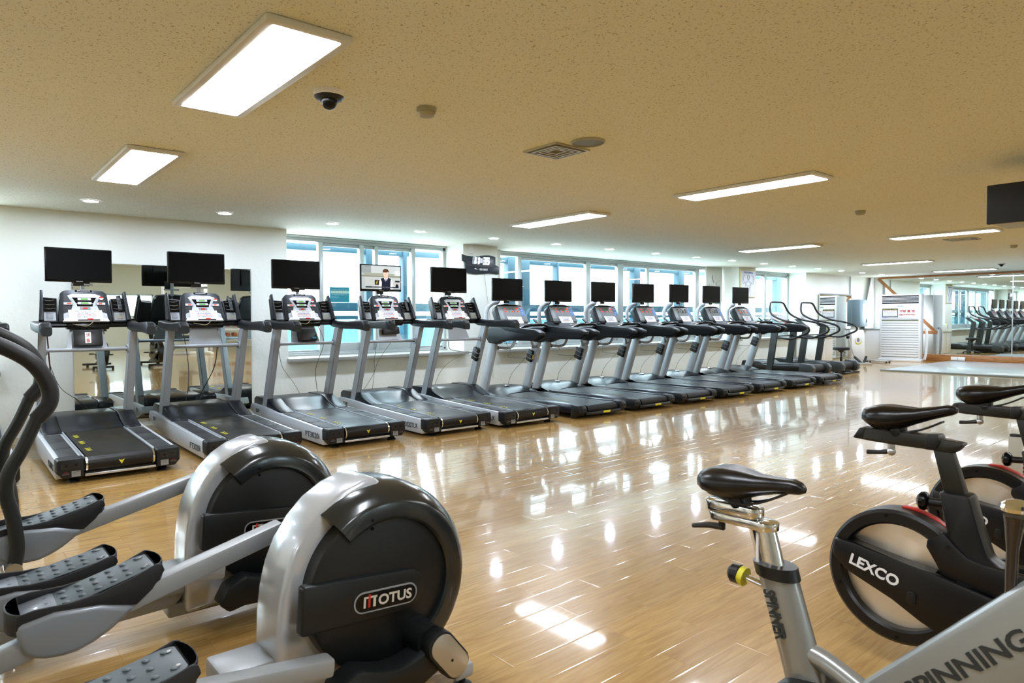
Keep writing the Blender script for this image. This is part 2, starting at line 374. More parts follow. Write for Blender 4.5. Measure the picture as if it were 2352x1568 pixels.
# window wall
WINS = [(-2.6, 0.45), (3.555, 6.46), (7.17, 14.6), (15.36, 17.95)]
SILL = 0.78
mb = MB(); prev = X0
for a, b in WINS: mb.box((prev, YW, 0), (a, YO, H)); mb.box((a, YW, 0), (b, YO, SILL-0.04)); prev = b
mb.box((prev, YW, 0), (X1, YO, H))
struct(mb.build('wall_front', wallm, smooth=0))
def window(n, name, a, b, y, bars, glasses, sill=True, z0=SILL, z1=H, ysill=8.70):
    """bars: (x0, x1, dark) upright members; glasses: (x0, x1, teal)"""
    t = empty(name, (0, 0, 0)); t['kind'] = 'structure'
    f = MB()
    f.box((a+.01, y-.05, z1-.075), (b-.01, y+.07, z1-.005), .004); f.box((a+.01, y-.09, z1-.03), (b-.01, y-.05, z1-.005), .003)
    f.box((a+.01, y-.05, z0), (b-.01, y+.07, z0+.05), .004); f.box((a+.01, y-.09, z0), (b-.01, y-.05, z0+.025), .003)
    f.box((a, y-.05, z0), (a+.05, y+.07, z1-.005), .004); f.box((b-.05, y-.05, z0), (b, y+.07, z1-.005), .004)
    for x0, x1, d in bars:
        f.box((x0, y-.02-d*.03, z0+.05), (x1, y+.03, z1-.075), .005)
    ob = f.build('window_frame', alu, t)
    rails = MB()
    for x0, x1, tl in glasses:
        if tl:
            rails.box((x0, y-.015, z0+.05), (x1, y+.02, z0+.17), .004); rails.box((x0, y-.015, z1-.125), (x1, y+.02, z1-.075), .004)
        else: rails.box((x0, y+.0, z0+.045), (x1, y+.03, z0+.075), .003)
    rails.build('sash_rail', alu, t)
    for x0, x1, tl in glasses:
        MB().box((x0, y, z0+(.16 if tl else .06)), (x1, y+.006, z1-.08)).build('pane', glass_teal if tl else glass_clear, t, smooth=0)
    if sill:
        MB().box((a-.02, ysill, z0-.05), (b+.03, y-.05, z0), .004).build('window_sill', granite, t)
    return t
YG = 9.35
window(1, 'window_1', -2.6, .45, YG, [(-1.6, -1.52, 1), (-.6, -.52, 1)], [(-2.55, -1.6, 0), (-1.52, -.6, 1), (-.52, .4, 0)])
w1 = window(2, 'window_2', 3.555, 6.46, YG, [(4.228, 4.30, 1), (4.885, 4.958, 1), (5.144, 5.204, 1), (5.802, 5.876, 1)],
       [(3.6, 4.228, 0), (4.30, 4.885, 1), (4.958, 5.144, 1), (5.204, 5.802, 1), (5.876, 6.41, 0)])
window(3, 'window_3', 7.17, 14.6, YG, [(8.059, 8.143, 1), (9.861, 9.975, 1), (10.807, 10.987, 1), (11.798, 11.888, 0), (13.578, 13.718, 1)],
       [(7.22, 8.059, 0), (8.143, 9.861, 1), (9.975, 10.807, 1), (10.987, 11.798, 1), (11.888, 13.578, 1), (13.718, 14.55, 0)])
window(4, 'window_4', 15.36, 17.95, YG, [(16.7, 16.78, 1)], [(15.41, 16.7, 1), (16.78, 17.9, 1)])
for i, (a, b) in enumerate(BW):
    t = empty('window_%d' % (i+5), (0, 0, 0)); t['kind'] = 'structure'
    f = MB(); n = max(2, round((b-a)/1.3))
    f.box((a, Y0-.12, .95), (b, Y0-.05, 1.01)); f.box((a, Y0-.12, 1.6), (b, Y0-.05, 1.65))
    for k in range(n+1): xx = a+(b-a)*k/n; f.box((max(a, xx-.04), Y0-.12, .95), (min(b, xx+.04), Y0-.05, 1.65))
    f.build('window_frame', alu, t, smooth=0)
    MB().box((a, Y0-.10, 1.0), (b, Y0-.094, 1.62)).build('pane', glass_teal, t, smooth=0)
# ---- what stands outside: the facade's steel grid, a parapet and the next roof
ext = mat('facade_grey', '124454', 0.5); exteal = mat('facade_panel', '4C7478', 0.6)
for a, b in ((-3, 1.2), (3.2, 7.2), (7.6, 22)):
    t = empty('facade_frame', (0, 0, 0), 0, {-3: 'grey steel facade frame outside the leftmost window', 3.2: 'grey steel facade frame outside the two-sash window above the sill', 7.6: 'long grey steel facade frame outside the wide right window'}[a], 'facade frame'); t['kind'] = 'structure'
    MB().box((a, 10.0, 2.37), (b, 10.12, 2.47), .004).build('upper_beam', ext, t)
    m2 = MB(); m2.box((a, 10.0, 1.43), (b, 10.12, 1.57), .004); m2.box((a, 10.02, 1.30), (b, 10.1, 1.36), .004); m2.build('lower_beam', ext, t)
    for x0, x1 in ((5.362, 5.506), (6.062, 6.14), (8.40, 8.963), (9.72, 9.77), (12.176, 12.395), (13.865, 14.097), (16.0, 16.12), (18.6, 18.9)):
        if a < x0 < b: MB().box((x0, 9.985, .2), (x1, 10.135, 2.9), .004).build('post', ext, t)
tag(MB().box((-6, 11.2, -.5), (24, 11.35, 1.28), .01).build('parapet', exteal), None, None, None, 'structure')

# ---- mirrors
def mirror(name, corners_fn, label, cat='mirror'): pass
mt = empty('wall_mirror', (2.09, 8.785, .16), 0, 'tall frameless wall mirror behind the two leftmost full treadmills', 'mirror')
mt.rotation_euler = (R(0.9), 0, 0)
MB().box((-.965, -.004, 0), (.965, .0, 1.78), 0).build('glass', mirrorm, mt, smooth=0)
m2 = MB(); m2.box((-.965, .0005, 0), (.965, .006, 1.78)); m2.box((-.97, -.007, 1.775), (.97, .006, 1.785)); m2.build('backing', chrome, mt, smooth=0)
for o_ in (-.75, .75): MB().box((o_-.03, -.008, -.012), (o_+.03, .006, .012), .002).build('clip', chrome, mt)
# second mirror on the far part of the window wall, hanging slightly skew
mt = empty('wall_mirror', (18.62, 8.78, .12), R(-.3), 'white-edged wall mirror beside the electric box, reflecting the air conditioner', 'mirror')
MB().box((0, -.004, 0), (1.95, .0, 1.80)).build('glass', mirrorm, mt, smooth=0)
mt.location.y = 8.735
m2 = MB(); m2.box((0, .0005, 0), (1.95, .012, 1.80)); m2.build('backing', white, mt, smooth=0)
m2 = MB(); m2.box((0.0, -.01, 1.80), (1.95, .012, 1.83)); m2.box((1.95, -.01, 0), (1.975, .012, 1.83)); m2.build('edge_strip', alud, mt, smooth=0)
MB().tube([(20.62, 8.77, 0), (20.62, 8.77, 2.49)], .016, 10, 0).build('pipe', alud)
tag(bpy.data.objects['pipe'], 'thin vertical conduit pipe running from floor to ceiling beside the electric box', 'pipe')
# big mirror wall at the right: three sheets, diagonal oak edge, oak rails
t = empty('mirror_wall', (0, 0, 0), 0, 'large mirror wall with oak trim and one diagonal oak edge', 'mirror')
def msheet(poly, nm='glass'):
    MB().prism(poly, 0, X1-.035, X1-.03).build(nm, mirrorm, t, smooth=0)
zt, zb = 2.44, .20
msheet([(8.50, zt), (7.04, zt), (7.04, .93)]); msheet([(7.03, zb), (7.03, zt), (5.14, zt), (5.14, zb)])
msheet([(7.38, .20), (7.38, .80), (7.04, .80), (7.04, .20)])
msheet([(5.13, zb), (5.13, zt), (3.2, zt), (3.2, zb)]); msheet([(3.19, zb), (3.19, zt), (1.2, zt), (1.2, zb)])
MB().box((X1-.03, 1.2, .0), (X1-.001, 7.38, 2.44)).build('backing', white, t, smooth=0)
for yy in (7.035, 5.135, 3.195): MB().box((X1-.042, yy-.012, zb), (X1-.03, yy+.012, zt)).build('seam_strip', steel, t, smooth=0)
MB().box((X1-.07, 1.2, 2.44), (X1-.001, 8.56, 2.495), .004).build('top_trim', wood, t)
MB().prism([(8.60, 2.44), (8.49, 2.44), (6.94, .87), (7.03, .85)], 0, X1-.07, X1-.001, .003).build('diagonal_trim', wood, t)
MB().box((X1-.09, 6.94, .78), (X1-.001, 7.55, .87), .004).build('shelf_trim', wood, t)
MB().box((X1-.10, 1.2, .0), (X1-.001, 7.50, .19), .004).build('bottom_trim', wood, t)
# the stair-side opening under the diagonal: self-glowing window and sill things
t = empty('window_8', (0, 0, 0)); t['kind'] = 'structure'
MB().prism([(8.36, 2.2), (8.36, .95), (7.12, .95)], 0, X1-.02, X1-.004).build('pane', mat('pane_glow', 'F4F8FF', .3, emit=8), t, smooth=0)  # pane glows by itself in place of daylight, raised to brighten the corner
MB().box((X1-.03, 8.36, .95), (X1-.002, 8.44, 2.33)).build('window_frame', alud, t, smooth=0)
# baseboards
def bb(name, a, b): slab(name, a, b, mat('skirting', 'D9D4BC', .5))
bb('baseboard_front', (X0, YW-.012, 0), (X1, YW, .07))

# ---- grey exercise mat
mm = mat('mat_grey', 'BFCBD0', .22, bump=.1, bscale=60, coat=.3)
o = MB().box((17.25, .8, .001), (21.9, 6.55, .032), .008).build('exercise_mat', mm)
tag(o, 'large glossy pale grey floor mat in front of the mirror wall', 'mat')
o = MB().box((17.2, .8, .001), (17.245, 6.6, .036), .006).build('mat_edge', alud); tag(o, 'thin metal edging strip along the front of the grey mat', 'strip')

# ---- ceiling lights
pem = mat('panel_glow', 'EEF4FF', .5, emit=PANEL_E); dem = mat('downlight_glow', 'DDE9FF', .5, emit=DOWN_E)
pfr = mat('panel_frame', 'D8D9CE', .4)
def mk_panel():
    t = empty('ceiling_light', (0, 0, 0), 0)
    m = MB(); L, W_ = .70, .185
    m.prism(rrect(2*W_, 2*L, .012), 2, H-.028, H-.002, .003)
    m.build('light_frame', pfr, t)
    MB().prism(rrect(2*W_-.075, 2*L-.075, .012), 2, H-.0295, H-.027).build('diffuser', pem, t, smooth=0)
    return t
pp = [(1.19, 3.345, 'largest ceiling panel light at upper left, nearest the camera'), (1.19, 5.91, 'second ceiling panel light, above the leftmost treadmills'),
      (5.69, 3.34, 'ceiling panel light on the right half, nearer of the first right pair'), (5.74, 5.90, 'ceiling panel light above the middle of the treadmill row'),
      (11.12, 3.44, 'ceiling panel light left of the hanging screen'), (11.08, 5.93, 'thin ceiling panel light above the far half of the treadmills'),
      (16.2, 5.90, 'short far ceiling panel light before the mirror wall'), (20.25, 5.75, 'farthest ceiling panel light directly before the mirror wall'),
      (1.19, .75, None), (5.7, -.5, None), (11.1, -.5, None), (1.19, -1.9, None), (5.7, -1.9, None), (11.1, -1.9, None), (16.2, -.5, None), (20.25, .2, None), (13.6, -.5, None), (18.2, -.6, None), (20.25, -1.9, None), (-3.2, 3.34, None), (-3.2, 5.9, None), (-3.2, .75, None)]  # out of view; several added only to brighten the far end
p0 = mk_panel()
for i, (x, y, lb) in enumerate(pp):
    p = p0 if i == 0 else copy_tree(p0); p.location = (x, y, 0)
    tag(p, lb or 'unseen ceiling panel light outside the view', 'ceiling light', 'panel lights in the ceiling')
def mk_down():
    t = empty('downlight', (0, 0, 0), 0)
    MB().lathe([(.062, H-.003), (.068, H-.010), (.082, H-.010), (.086, H-.001)], (0, 0, 0), n=28).build('ring', white, t)
    MB().lathe([(.0, H-.0075), (.064, H-.0075)], (0, 0, 0), n=28).build('lens', dem, t, smooth=0)
    return t
d0 = mk_down(); dx = [1.19+1.292*k for k in range(-4, 16)]
ordn = ['leftmost', 'second', 'third', 'fourth', 'fifth', 'sixth', 'seventh', 'eighth', 'ninth', 'tenth', 'eleventh', 'twelfth', 'thirteenth', 'fourteenth', 'fifteenth', 'sixteenth']
for i, x in enumerate(dx):
    p = d0 if i == 0 else copy_tree(d0); p.location = (x, 7.88, 0); k = i-4
    tag(p, ('round recessed downlight, %s in the row along the window wall' % ordn[k]) if k >= 0 else 'round recessed downlight beyond the left end of the window wall', 'downlight', 'downlights in a row along the window wall')
for (x, y, lb) in ((20.8, 5.95, 'round recessed downlight right of the far panel light'), (20.8, 4.4, 'round recessed downlight before the mirror wall, behind the hanging screen')):
    p = copy_tree(d0); p.location = (x, y, 0); tag(p, lb, 'downlight', 'downlights before the mirror wall')
# ---- things on the ceiling
def dome(x, y, s, lb):
    t = empty('dome_camera', (x, y, H), 0, lb, 'security camera')
    MB().lathe([(.078*s, 0), (.08*s, -.028*s), (.076*s, -.03*s), (0, -.03*s)], (0, 0, 0)).build('base', white, t)
    MB().lathe([(.078*s, -.029*s), (.062*s, -.046*s), (.045*s, -.049*s), (0, -.049*s)], (0, 0, 0)).build('collar', sblack, t)
    MB().lathe([(.043*s*math.cos(R(a)), -.049*s-.047*s*math.sin(R(a))) for a in range(0, 91, 10)], (0, 0, 0)).build('dome', gblack, t)
dome(1.60, 3.36, 1, 'white dome security camera beside the largest panel light'); dome(18.4, 4.5, .9, 'small far dome security camera above the mirror wall')
sm = mat('detector_beige', 'A39D7C', .5)
for x, y, lb in ((2.15, 3.27, 'beige round smoke detector, nearest the camera'), (8.0, 3.3, 'small round smoke detector between the right panel lights'), (13.98, 3.25, 'far round smoke detector beside the right edge')):
    t = empty('smoke_detector', (x, y, H), 0, lb, 'smoke detector', 'smoke detectors on the ceiling')
    MB().lathe([(.055, 0), (.057, -.018), (.053, -.022), (.05, -.022)], (0, 0, 0)).build('base', sm, t)
    MB().lathe([(.05, -.021), (.052, -.03), (.046, -.042), (.04, -.048), (0, -.05)], (0, 0, 0)).build('sensor_cap', sm, t)
t = empty('ceiling_speaker', (3.40, 3.19, H), 0, 'round flat ceiling speaker with grey grille beside the square vent', 'speaker')
MB().lathe([(.115, 0), (.118, -.010), (.108, -.014), (.105, -.006)], (0, 0, 0), n=40).build('rim', mat('spk_rim', 'A9A584', .5), t)
MB().lathe([(.108, -.011), (0, -.012)], (0, 0, 0), n=40).build('grille', mat('spk_grille', '7A7A6A', .6, bump=.5, bscale=900), t)
def vent(x, y, s, lb):
    t = empty('air_vent', (x, y, H), 0, lb, 'air vent', 'square ceiling diffusers')
    vm = mat('vent_paint', 'B3AC84', .35, .2)
    f = MB()
    for a, b, z in ((.17, .155, -.012), (.13, .115, -.016), (.095, .08, -.014), (.06, .045, -.012)):
        a *= s; b *= s
        for q in range(4):
            f.prism([(-a, -a), (a, -a), (b, -b), (-b, -b)], 2, z, z+.010 if a < .15*s else 0, 0, Matrix.Rotation(R(90*q), 4, 'Z'))
    f.build('louvre', vm, t, smooth=0)
    MB().box((-.155*s, -.155*s, -.004), (.155*s, .155*s, -.001)).build('duct_plate', mat('vent_dark', '6E6440', .6), t, smooth=0)
vent(3.40, 3.50, 1, 'square ceiling air vent left of the round speaker'); vent(12.2, 3.5, 1.2, 'far square ceiling air vent below the hanging screen')
# hanging screen at the right
t = empty('hanging_screen', (6.2, 1.62, 2.09), 0, 'black-faced screen hanging from the ceiling at the right edge', 'screen')
MB().box((0, -1.0, -.085), (.03, 0, .215), .008).build('front', mat('matte_black', '0B0C10', .55), t)
MB().box((.03, -.99, -.08), (.50, -.01, .21), .01).build('housing', mat('housing_grey', 'B0BAB8', .5), t)
MB().cyl((.25, -.5, .2), (.25, -.5, .405), .03).build('ceiling_mount', sblack, t)
# ================================================================ treadmills of the silver kind
def chevrons(x0, v, z, n=3, s=1):
    m = MB()
    for k in range(n):
        c = v+.045*k*s
        m.prism([(x0-.03, c+.03), (x0, c), (x0+.03, c+.03), (x0+.03, c+.015), (x0, c-.022), (x0-.03, c+.015)], 2, z, z+.0015)
    return m
ribm = mat('foot_pad', '191D20', .5, bump=0); 
_nt = ribm.node_tree; _tc2 = _nt.nodes.new('ShaderNodeTexCoord'); _wv = _nt.nodes.new('ShaderNodeTexWave'); _wv.inputs['Scale'].default_value = 40; _wv.bands_direction = 'X'
_bp = _nt.nodes.new('ShaderNodeBump'); _bp.inputs['Strength'].default_value = .35; _bp.inputs['Distance'].default_value = .002
_nt.links.new(_tc2.outputs['Object'], _wv.inputs['Vector']); _nt.links.new(_wv.outputs[1], _bp.inputs['Height']); _nt.links.new(_bp.outputs[0], _nt.nodes['Principled BSDF'].inputs['Normal'])
beltm = mat('belt_black', '161514', .36, 0, spec=.28, var=.1, vscale=3, bump=.25, bscale=500)
speck = mat('speckled_black', '1B1D1F', .5, bump=.6, bscale=900)
def console_T(t, pap=True):
    C0 = (0, 1.575, 1.285); M = frame_mat(C0, (1, 0, 0), (0, math.sin(R(24)), math.cos(R(24))))
    def P(poly, z0, z1, bev=0): return MB().prism(poly, 2, z0, z1, bev, M)
    out = [(-.235, 0), (.235, 0), (.23, .06), (.205, .31), (.17, .345), (0, .362), (-.17, .345), (-.205, .31), (-.23, .06)]
    c = P(out, -.06, .018, .012).build('console', dark2, t)
    P([(-.19, .03), (.19, .03), (.172, .30), (0, .315), (-.172, .30)], .017, .021, .002).build('face_panel', speck, c)
    # light centre with the flared arms
    P([(-.19, .03), (.19, .03), (.186, .085), (.125, .11), (.10, .19), (.145, .285), (.10, .302), (-.10, .302), (-.145, .285), (-.10, .19), (-.125, .11), (-.186, .085)], .0205, .0235, .001).build('centre_panel', consilver, c)
    m = P([(-.075, .20), (.075, .20), (.105, .262), (-.105, .262)], .0236, .0246); m.prism([(-.07, .195), (.07, .195), (.066, .165), (-.066, .165)], 2, .0236, .0246, 0, M); m.build('display_band', gblack, c)
    for cx_, cy_, w_ in ((0, .245, .115), (0, .20, .12), (-.142, .195, .074), (.142, .195, .074)): P(rrect(w_, .025, .004, cx=cx_, cy=cy_), .0246 if cx_ == 0 else .0215, .027).build('display_frame', consilver, c)
    P(rrect(.06, .016, .002, cx=.0, cy=.245), .0271, .0276).build('green_display', greenled, c); P(rrect(.064, .016, .002, cx=0, cy=.20), .0271, .0276).build('green_display', greenled, c)
    P(rrect(.036, .014, .002, cx=-.134, cy=.195), .0271, .0276).build('red_display', redled, c); P(rrect(.030, .014, .002, cx=.137, cy=.195), .0271, .0276).build('red_display', redled, c)
    P(ell(.148, .258, .021, .019, n=20), .0215, .026).build('round_sticker', white, c)
    P(ell(.148, .258, .0205, .0185, 0, 180, 14), .0262, .0268).build('sticker_mark', red, c)
    m = P(rrect(.09, .03, .003, cx=0, cy=.145), .0236, .026); m.build('key_plate', congrey, c)
    P([(-.022, .135), (.022, .135), (.018, .152), (-.018, .152)], .0262, .0270).build('red_key', red, c)
    m = MB()
    for s in (-1, 1):
        for k in range(5): m.prism(rrect(.02, .004, .001, cx=s*(.112-.003*k), cy=.25-.018*k), 2, .0236, .025, 0, M)
    m.build('side_key', congrey, c)
    # notice, lower shelf, red safety clip
    P([(-.145, .025), (.150, .022), (.142, .120), (-.148, .124)], .030, .0312).build('notice', paper, c)
    L = []
    for k, (s, m_, w_) in enumerate((('운동기구 사용시 주의사항', tgrey, .18), ('1. 운동 시작전 속도를 확인하세요', tblue, .15), ('2. 운동 후 반드시 정지버튼을 누르세요', tred, .17), ('3. 운동 후 기구를 깨끗이 닦아 주세요', tblue, .17))):
        L.append((s, M @ Matrix.Translation((0, .108-.021*k, .0318)), w_, .012, m_))
    join_text('notice_lettering', L, c)
    P([(-.2, -.01), (.2, -.01), (.185, .026), (-.185, .026)], .017, .05, .006).build('lower_shelf', conwhite, c)
    P(rrect(.19, .012, .004, cx=.02, cy=.002), .05, .053).build('slot', gblack, c)
    P(rrect(.05, .016, .005, cx=.03, cy=.008), .052, .064, .002).build('safety_clip', red, c)
    m = P(rrect(.15, .022, .010, cx=0, cy=.338), .017, .0205, .0); b = m.build('badge', gblack, c)
    text('badge_lettering', 'DYNAFORCE', M @ Matrix.Translation((0, .338, .0212)), .11, .010, twhite, c, off=.02, th=.0005)
    # side pods with cup holders
    for s in (-1, 1):
        q = P([(s*.235, .0), (s*.385, .0), (s*.365, .30), (s*.35, .315), (s*.345, .27), (s*.225, .26)] if s > 0 else [(-.225, .26), (-.345, .27), (-.35, .315), (-.365, .30), (-.385, .0), (-.235, .0)], -.05, .012, .006).build('side_pod', dark2, t)
        # recess
        P([(s*.243, .115), (s*.358, .115), (s*.345, .262), (s*.235, .252)] if s > 0 else [(-.235, .252), (-.345, .262), (-.358, .115), (-.243, .115)], .0121, .0135).build('cup_recess', gblack, q)
        m = MB()
        for k in range(3):
            yy = .235-.045*k
            pts = [M @ Vector((s*(.30-.045+.09*i/6)-s*0.002*k, yy-.012*math.sin(math.pi*i/6), .016+.012*math.sin(math.pi*i/6))) for i in range(7)]
            m.tube(pts, .0035, 6, 2)
        m.build('holder_band', chrome, q)
        P([(s*.352, .0), (s*.395, .0), (s*.37, .325), (s*.345, .322)] if s > 0 else [(-.345, .322), (-.37, .325), (-.395, .0), (-.352, .0)], .0, .06, .006).build('side_blade', dark2, q)
        pl = P(rrect(.10, .088, .006, cx=s*.30, cy=.058), .0125, .0145)
        pl.build('instruction_plate', congrey if s > 0 else silver2, q)
        L = [('속도조절 안내', M @ Matrix.Translation((s*.30, .092, .0155)), .06, .008, twhite if s > 0 else tdark)]
        for k, (s_, m_) in enumerate((('걷기  2~5 km', twhite), ('조깅  6~8 km', yellow), ('달리기  9 km 이상', yellow), ('비상정지', red))):
            L.append((s_, M @ Matrix.Translation((s*.30, .075-.014*k, .0155)), .055, .007, m_ if s > 0 else tdark))
        join_text('plate_lettering', L, q)
    return c
def make_T():
    t = empty('treadmill', (0, 0, 0))
    for s in (-1, 1):
        m = MB()
        prof = [(.10, .03), (.10, .188), (1.35, .232), (1.75, .262), (2.10, .272), (2.16, .262), (2.20, .19), (1.95, .10), (1.2, .045)]
        m.prism(prof, 0, s*.45, s*.262, .006)
        rail = m.build('side_rail', shellsil if False else silver, t)
        # ribbed foot pads on top
        m = MB(); zz = lambda v: .1885+(.232-.188)*(v-.1)/1.25
        for v0, v1 in ((.16, .50), (.51, .85), (.86, 1.22)):
            m.prism([(v0, zz(v0)), (v1, zz(v1)), (v1, zz(v1)+.006), (v0, zz(v0)+.006)], 0, s*.415, s*.285, .002)
        m.build('foot_pad', ribm, rail)
        # end cap
        m = MB(); xc = s*.356
        out = [(xc-.098, .065), (xc-.098, .19), (xc-.088, .202), (xc+.088, .202), (xc+.098, .19), (xc+.098, .065), (xc+.06, .025), (xc-.06, .025)]
        if s < 0: out = [(xc-.098, .085), (xc-.098, .19), (xc-.088, .202), (xc+.088, .202), (xc+.098, .19), (xc+.098, .042), (xc-.055, .038)]
        else: out = [(xc-.098, .042), (xc-.098, .19), (xc-.088, .202), (xc+.088, .202), (xc+.098, .19), (xc+.098, .085), (xc+.055, .038)]
        m.prism(out, 1, .12, -.0, .012, taper=.93)
        cap = m.build('end_cap', dark, t)
        MB().prism(rrect(.13, .05, .004, cx=xc, cy=.145), 1, -.0005, -.0025).build('cap_recess', sblack, cap)
        m = MB(); m.cyl((xc-.03, -.0025, .145), (xc-.03, -.006, .145), .008); m.cyl((xc+.035, -.0025, .15), (xc+.035, -.006, .15), .008); m.build('bolt', gblack, cap)
        x2 = xc+.035 if s < 0 else xc-.03
        MB().prism(rrect(.062, .046, .002, cx=x2, cy=.078), 1, -.0008, -.002).build('rating_label', tgrey, cap)
        fm = lambda x_, z_: frame_mat((x_, -.0026, z_), (1, 0, 0), (0, 0, 1))
        join_text('cap_lettering', [('CAUTION', fm(x2, .093), .045, .006, tdark), ('Keep hands clear', fm(x2-.004, .083), .04, .005, tdark), ('of moving belt', fm(x2-.004, .074), .04, .005, tdark), ('CAUTION', fm(x2-s*-.07 if s < 0 else x2+.07, .094), .03, .006, red),
                 ('Lubricate the belt', fm(x2-.07 if s < 0 else x2+.07, .084), .05, .005, tgrey), ('every 30 hours', fm(x2-.07 if s < 0 else x2+.07, .077), .045, .005, tgrey)], cap)
        MB().cyl((s*.33, .10, .0), (s*.33, .10, .05), .05, .018).build('levelling_foot', sblack, t)
        # inner silver strip + roller collar
        MB().prism([(.08, .17), (.08, .20), (1.3, .243), (1.3, .215)], 0, s*.262, s*.252, .001).build('belt_guide', silver2, t)
        MB().cyl((s*.252, .055, .135), (s*.238, .055, .135), .062, n=28).build('roller_collar', chrome, t)
        # uprights
        u = MB(); x_ = s*.385
        u.loft([[(x_+a*.036, 1.80+b*.07, .24) for a, b in ((-1, -1), (1, -1), (1, 1), (-1, 1))], [(x_+a*.034, 1.43+b*.06, 1.20) for a, b in ((-1, -1), (1, -1), (1, 1), (-1, 1))]])
        bmesh.ops.bevel(u.bm, geom=u.bm.edges[:], offset=.008, segments=2, affect='EDGES')
        u.build('upright', silver2, t)
        # handrail
        hx = s*.40
        ring = lambda v, z, hw, hh, xo: [(hx+xo+px_, v, z+pz_) for px_, pz_ in rrect(2*hw, 2*hh, .022, 3)]
        h = MB(); h.loft([ring(1.66, 1.262, .04, .038, s*.012), ring(1.60, 1.255, .045, .046, s*.010), ring(1.40, 1.235, .044, .047, 0), ring(1.15, 1.232, .042, .046, 0), ring(.98, 1.236, .045, .05, s*.006), ring(.86, 1.232, .046, .055, s*.012)])
        hr = h.build('handrail', dark, t)
        h = MB(); h.loft([ring(.858, 1.232, .047, .056, s*.012), ring(.80, 1.225, .047, .055, s*.014), ring(.765, 1.205, .040, .040, s*.014)]); h.build('rail_tip', dark2, hr)
        m = MB(); m.cyl((s*.355, 1.50, 1.015), (s*.34, 1.50, 1.015), .045, n=28); m.build('flange', silver2, t)
        m = MB(); [m.cyl((s*.342, 1.50+.03*math.cos(R(a)), 1.015+.03*math.sin(R(a))), (s*.334, 1.50+.03*math.cos(R(a)), 1.015+.03*math.sin(R(a))), .006, n=8) for a in (45, 135, 225, 315)]; m.build('flange_bolt', sblack, t)
    # belt
    m = MB(); pr = [(.055+.062*math.cos(R(a)), .135+.062*math.sin(R(a))) for a in range(270, 89, -15)]
    m.prism([(1.62, .245)]+[(1.62, .12), (.1, .075)]+pr+[], 0, -.238, .238, 0); b = m.build('running_belt', beltm, t)
    for v in (.28, .62, .95):
        zc = .199+.048*(v-.05)/1.57; m = MB()
        for k in range(3):
            c = v+.05*k; m.prism([(-.205, c+.02), (-.19, c), (-.165, c+.02), (-.165, c+.012), (-.19, c-.02), (-.205, c+.012)], 2, zc+.001*k+.0005, zc+.0032+.001*k)
        m.build('arrow_marking', yellow, b)
    MB().prism([(-.022, .155), (0, .145), (.022, .155), (.0, .115)], 1, -.0085, -.0105).build('roller_arrow', yellow, b)
    m = MB(); m.box((-.26, -.0, .045), (.26, .035, .068), .006); m.build('rear_bar', steel, t)
    m = MB(); m.box((-.25, .1, .04), (.25, 1.7, .13), .01); m.build('under_frame', sblack, t)
    # motor cover
    def cov(x0, x1, dz, nm):
        pr = [(1.28-dz*2, .236), (1.36, .250+dz), (1.50, .285+dz), (1.62, .335+dz), (1.68, .352+dz), (2.08, .352+dz), (2.14, .33), (2.16, .16), (1.7, .14), (1.5, .2)]
        return MB().prism(pr, 0, x0, x1, .006).build(nm, cover, t)
    cov(-.262, .262, 0, 'motor_cover'); cov(-.415, -.264, .008, 'cover_side'); cov(.264, .415, .008, 'cover_side')
    MB().tube([(-.345, 1.50, 1.015), (.345, 1.50, 1.015)], .019, 16, 0).build('cross_bar', silver2, t)
    m = MB(); m.cyl((-.36, 1.58, 1.255), (.36, 1.58, 1.255), .021, n=16); m.box((-.17, 1.54, 1.215), (.2, 1.66, 1.275), .015); m.build('console_bar', gblack, t)
    MB().loft([[(-.135, 1.60, 1.23), (.135, 1.60, 1.23), (.135, 1.64, 1.23), (-.135, 1.64, 1.23)], [(-.175, 1.52, 1.03), (.175, 1.52, 1.03), (.175, 1.54, 1.03), (-.175, 1.54, 1.03)]]).build('console_bracket', greytube if False else silver2, t)
    console_T(t)
    m = MB(); m.tube([(0, 1.72, 1.5), (0, 1.76, 1.62), (0, 1.76, 1.84)], .02, 10, 4); m.box((-.09, 1.735, 1.66), (.09, 1.752, 1.68), .004); m.box((-.06, 1.73, 1.76), (.06, 1.745, 1.88), .004); m.build('screen_post', silver2, t)
    m = MB(); m.tube([(-.12, 1.55, 1.27), (-.06, 1.50, 1.255), (.0, 1.49, 1.25), (.05, 1.50, 1.29)], .004, 6, 6); m.build('safety_cord', mat('cord_brown', '9A8F6A', .6), t)
    return t
T0p = make_T()
TX = [(0.0, 6.36), (1.13, 6.35), (2.27, 6.42), (3.38, 6.30), (4.49, 6.20), (5.49, 6.07)]
TL = ['silver treadmill cut off by the left edge, behind the foam-gripped handles', "silver treadmill before the mirror's left half, a stickered black receiver under its console",
      'silver treadmill before the right half of the wall mirror, its belt shining', 'silver treadmill before the left end of the two-sash window, with bare wall on its left',
      'silver treadmill under the only screen that shows a picture', 'silver treadmill next to the dark ones, with a black router on its right upright']
TS = ['PT3020TLX', 'PT3020TLX', 'PT3020i', 'PT3020i', 'PT3020TLX', 'PT3020TLX']
Ts = []
for i, (x, y) in enumerate(TX):
    o = T0p if i == 0 else copy_tree(T0p); o.location = (x, y, 0); Ts.append(o)
    tag(o, TL[i], 'treadmill', 'silver treadmills along the window wall')
for i, o in enumerate(Ts):
    Mx = frame_mat((-.4512, .36, .105), (0, -1, .02), (0, 0.12, 1))
    text('side_lettering', TS[i], Mx, .34, .058, tdark, o, off=.012, th=.0008)
    text('logo_lettering', 'DF', frame_mat((-.4512, 1.93, .20), (0, -1, 0), (0, .1, 1)), .11, .045, tdark, o, off=.01, th=.0008)
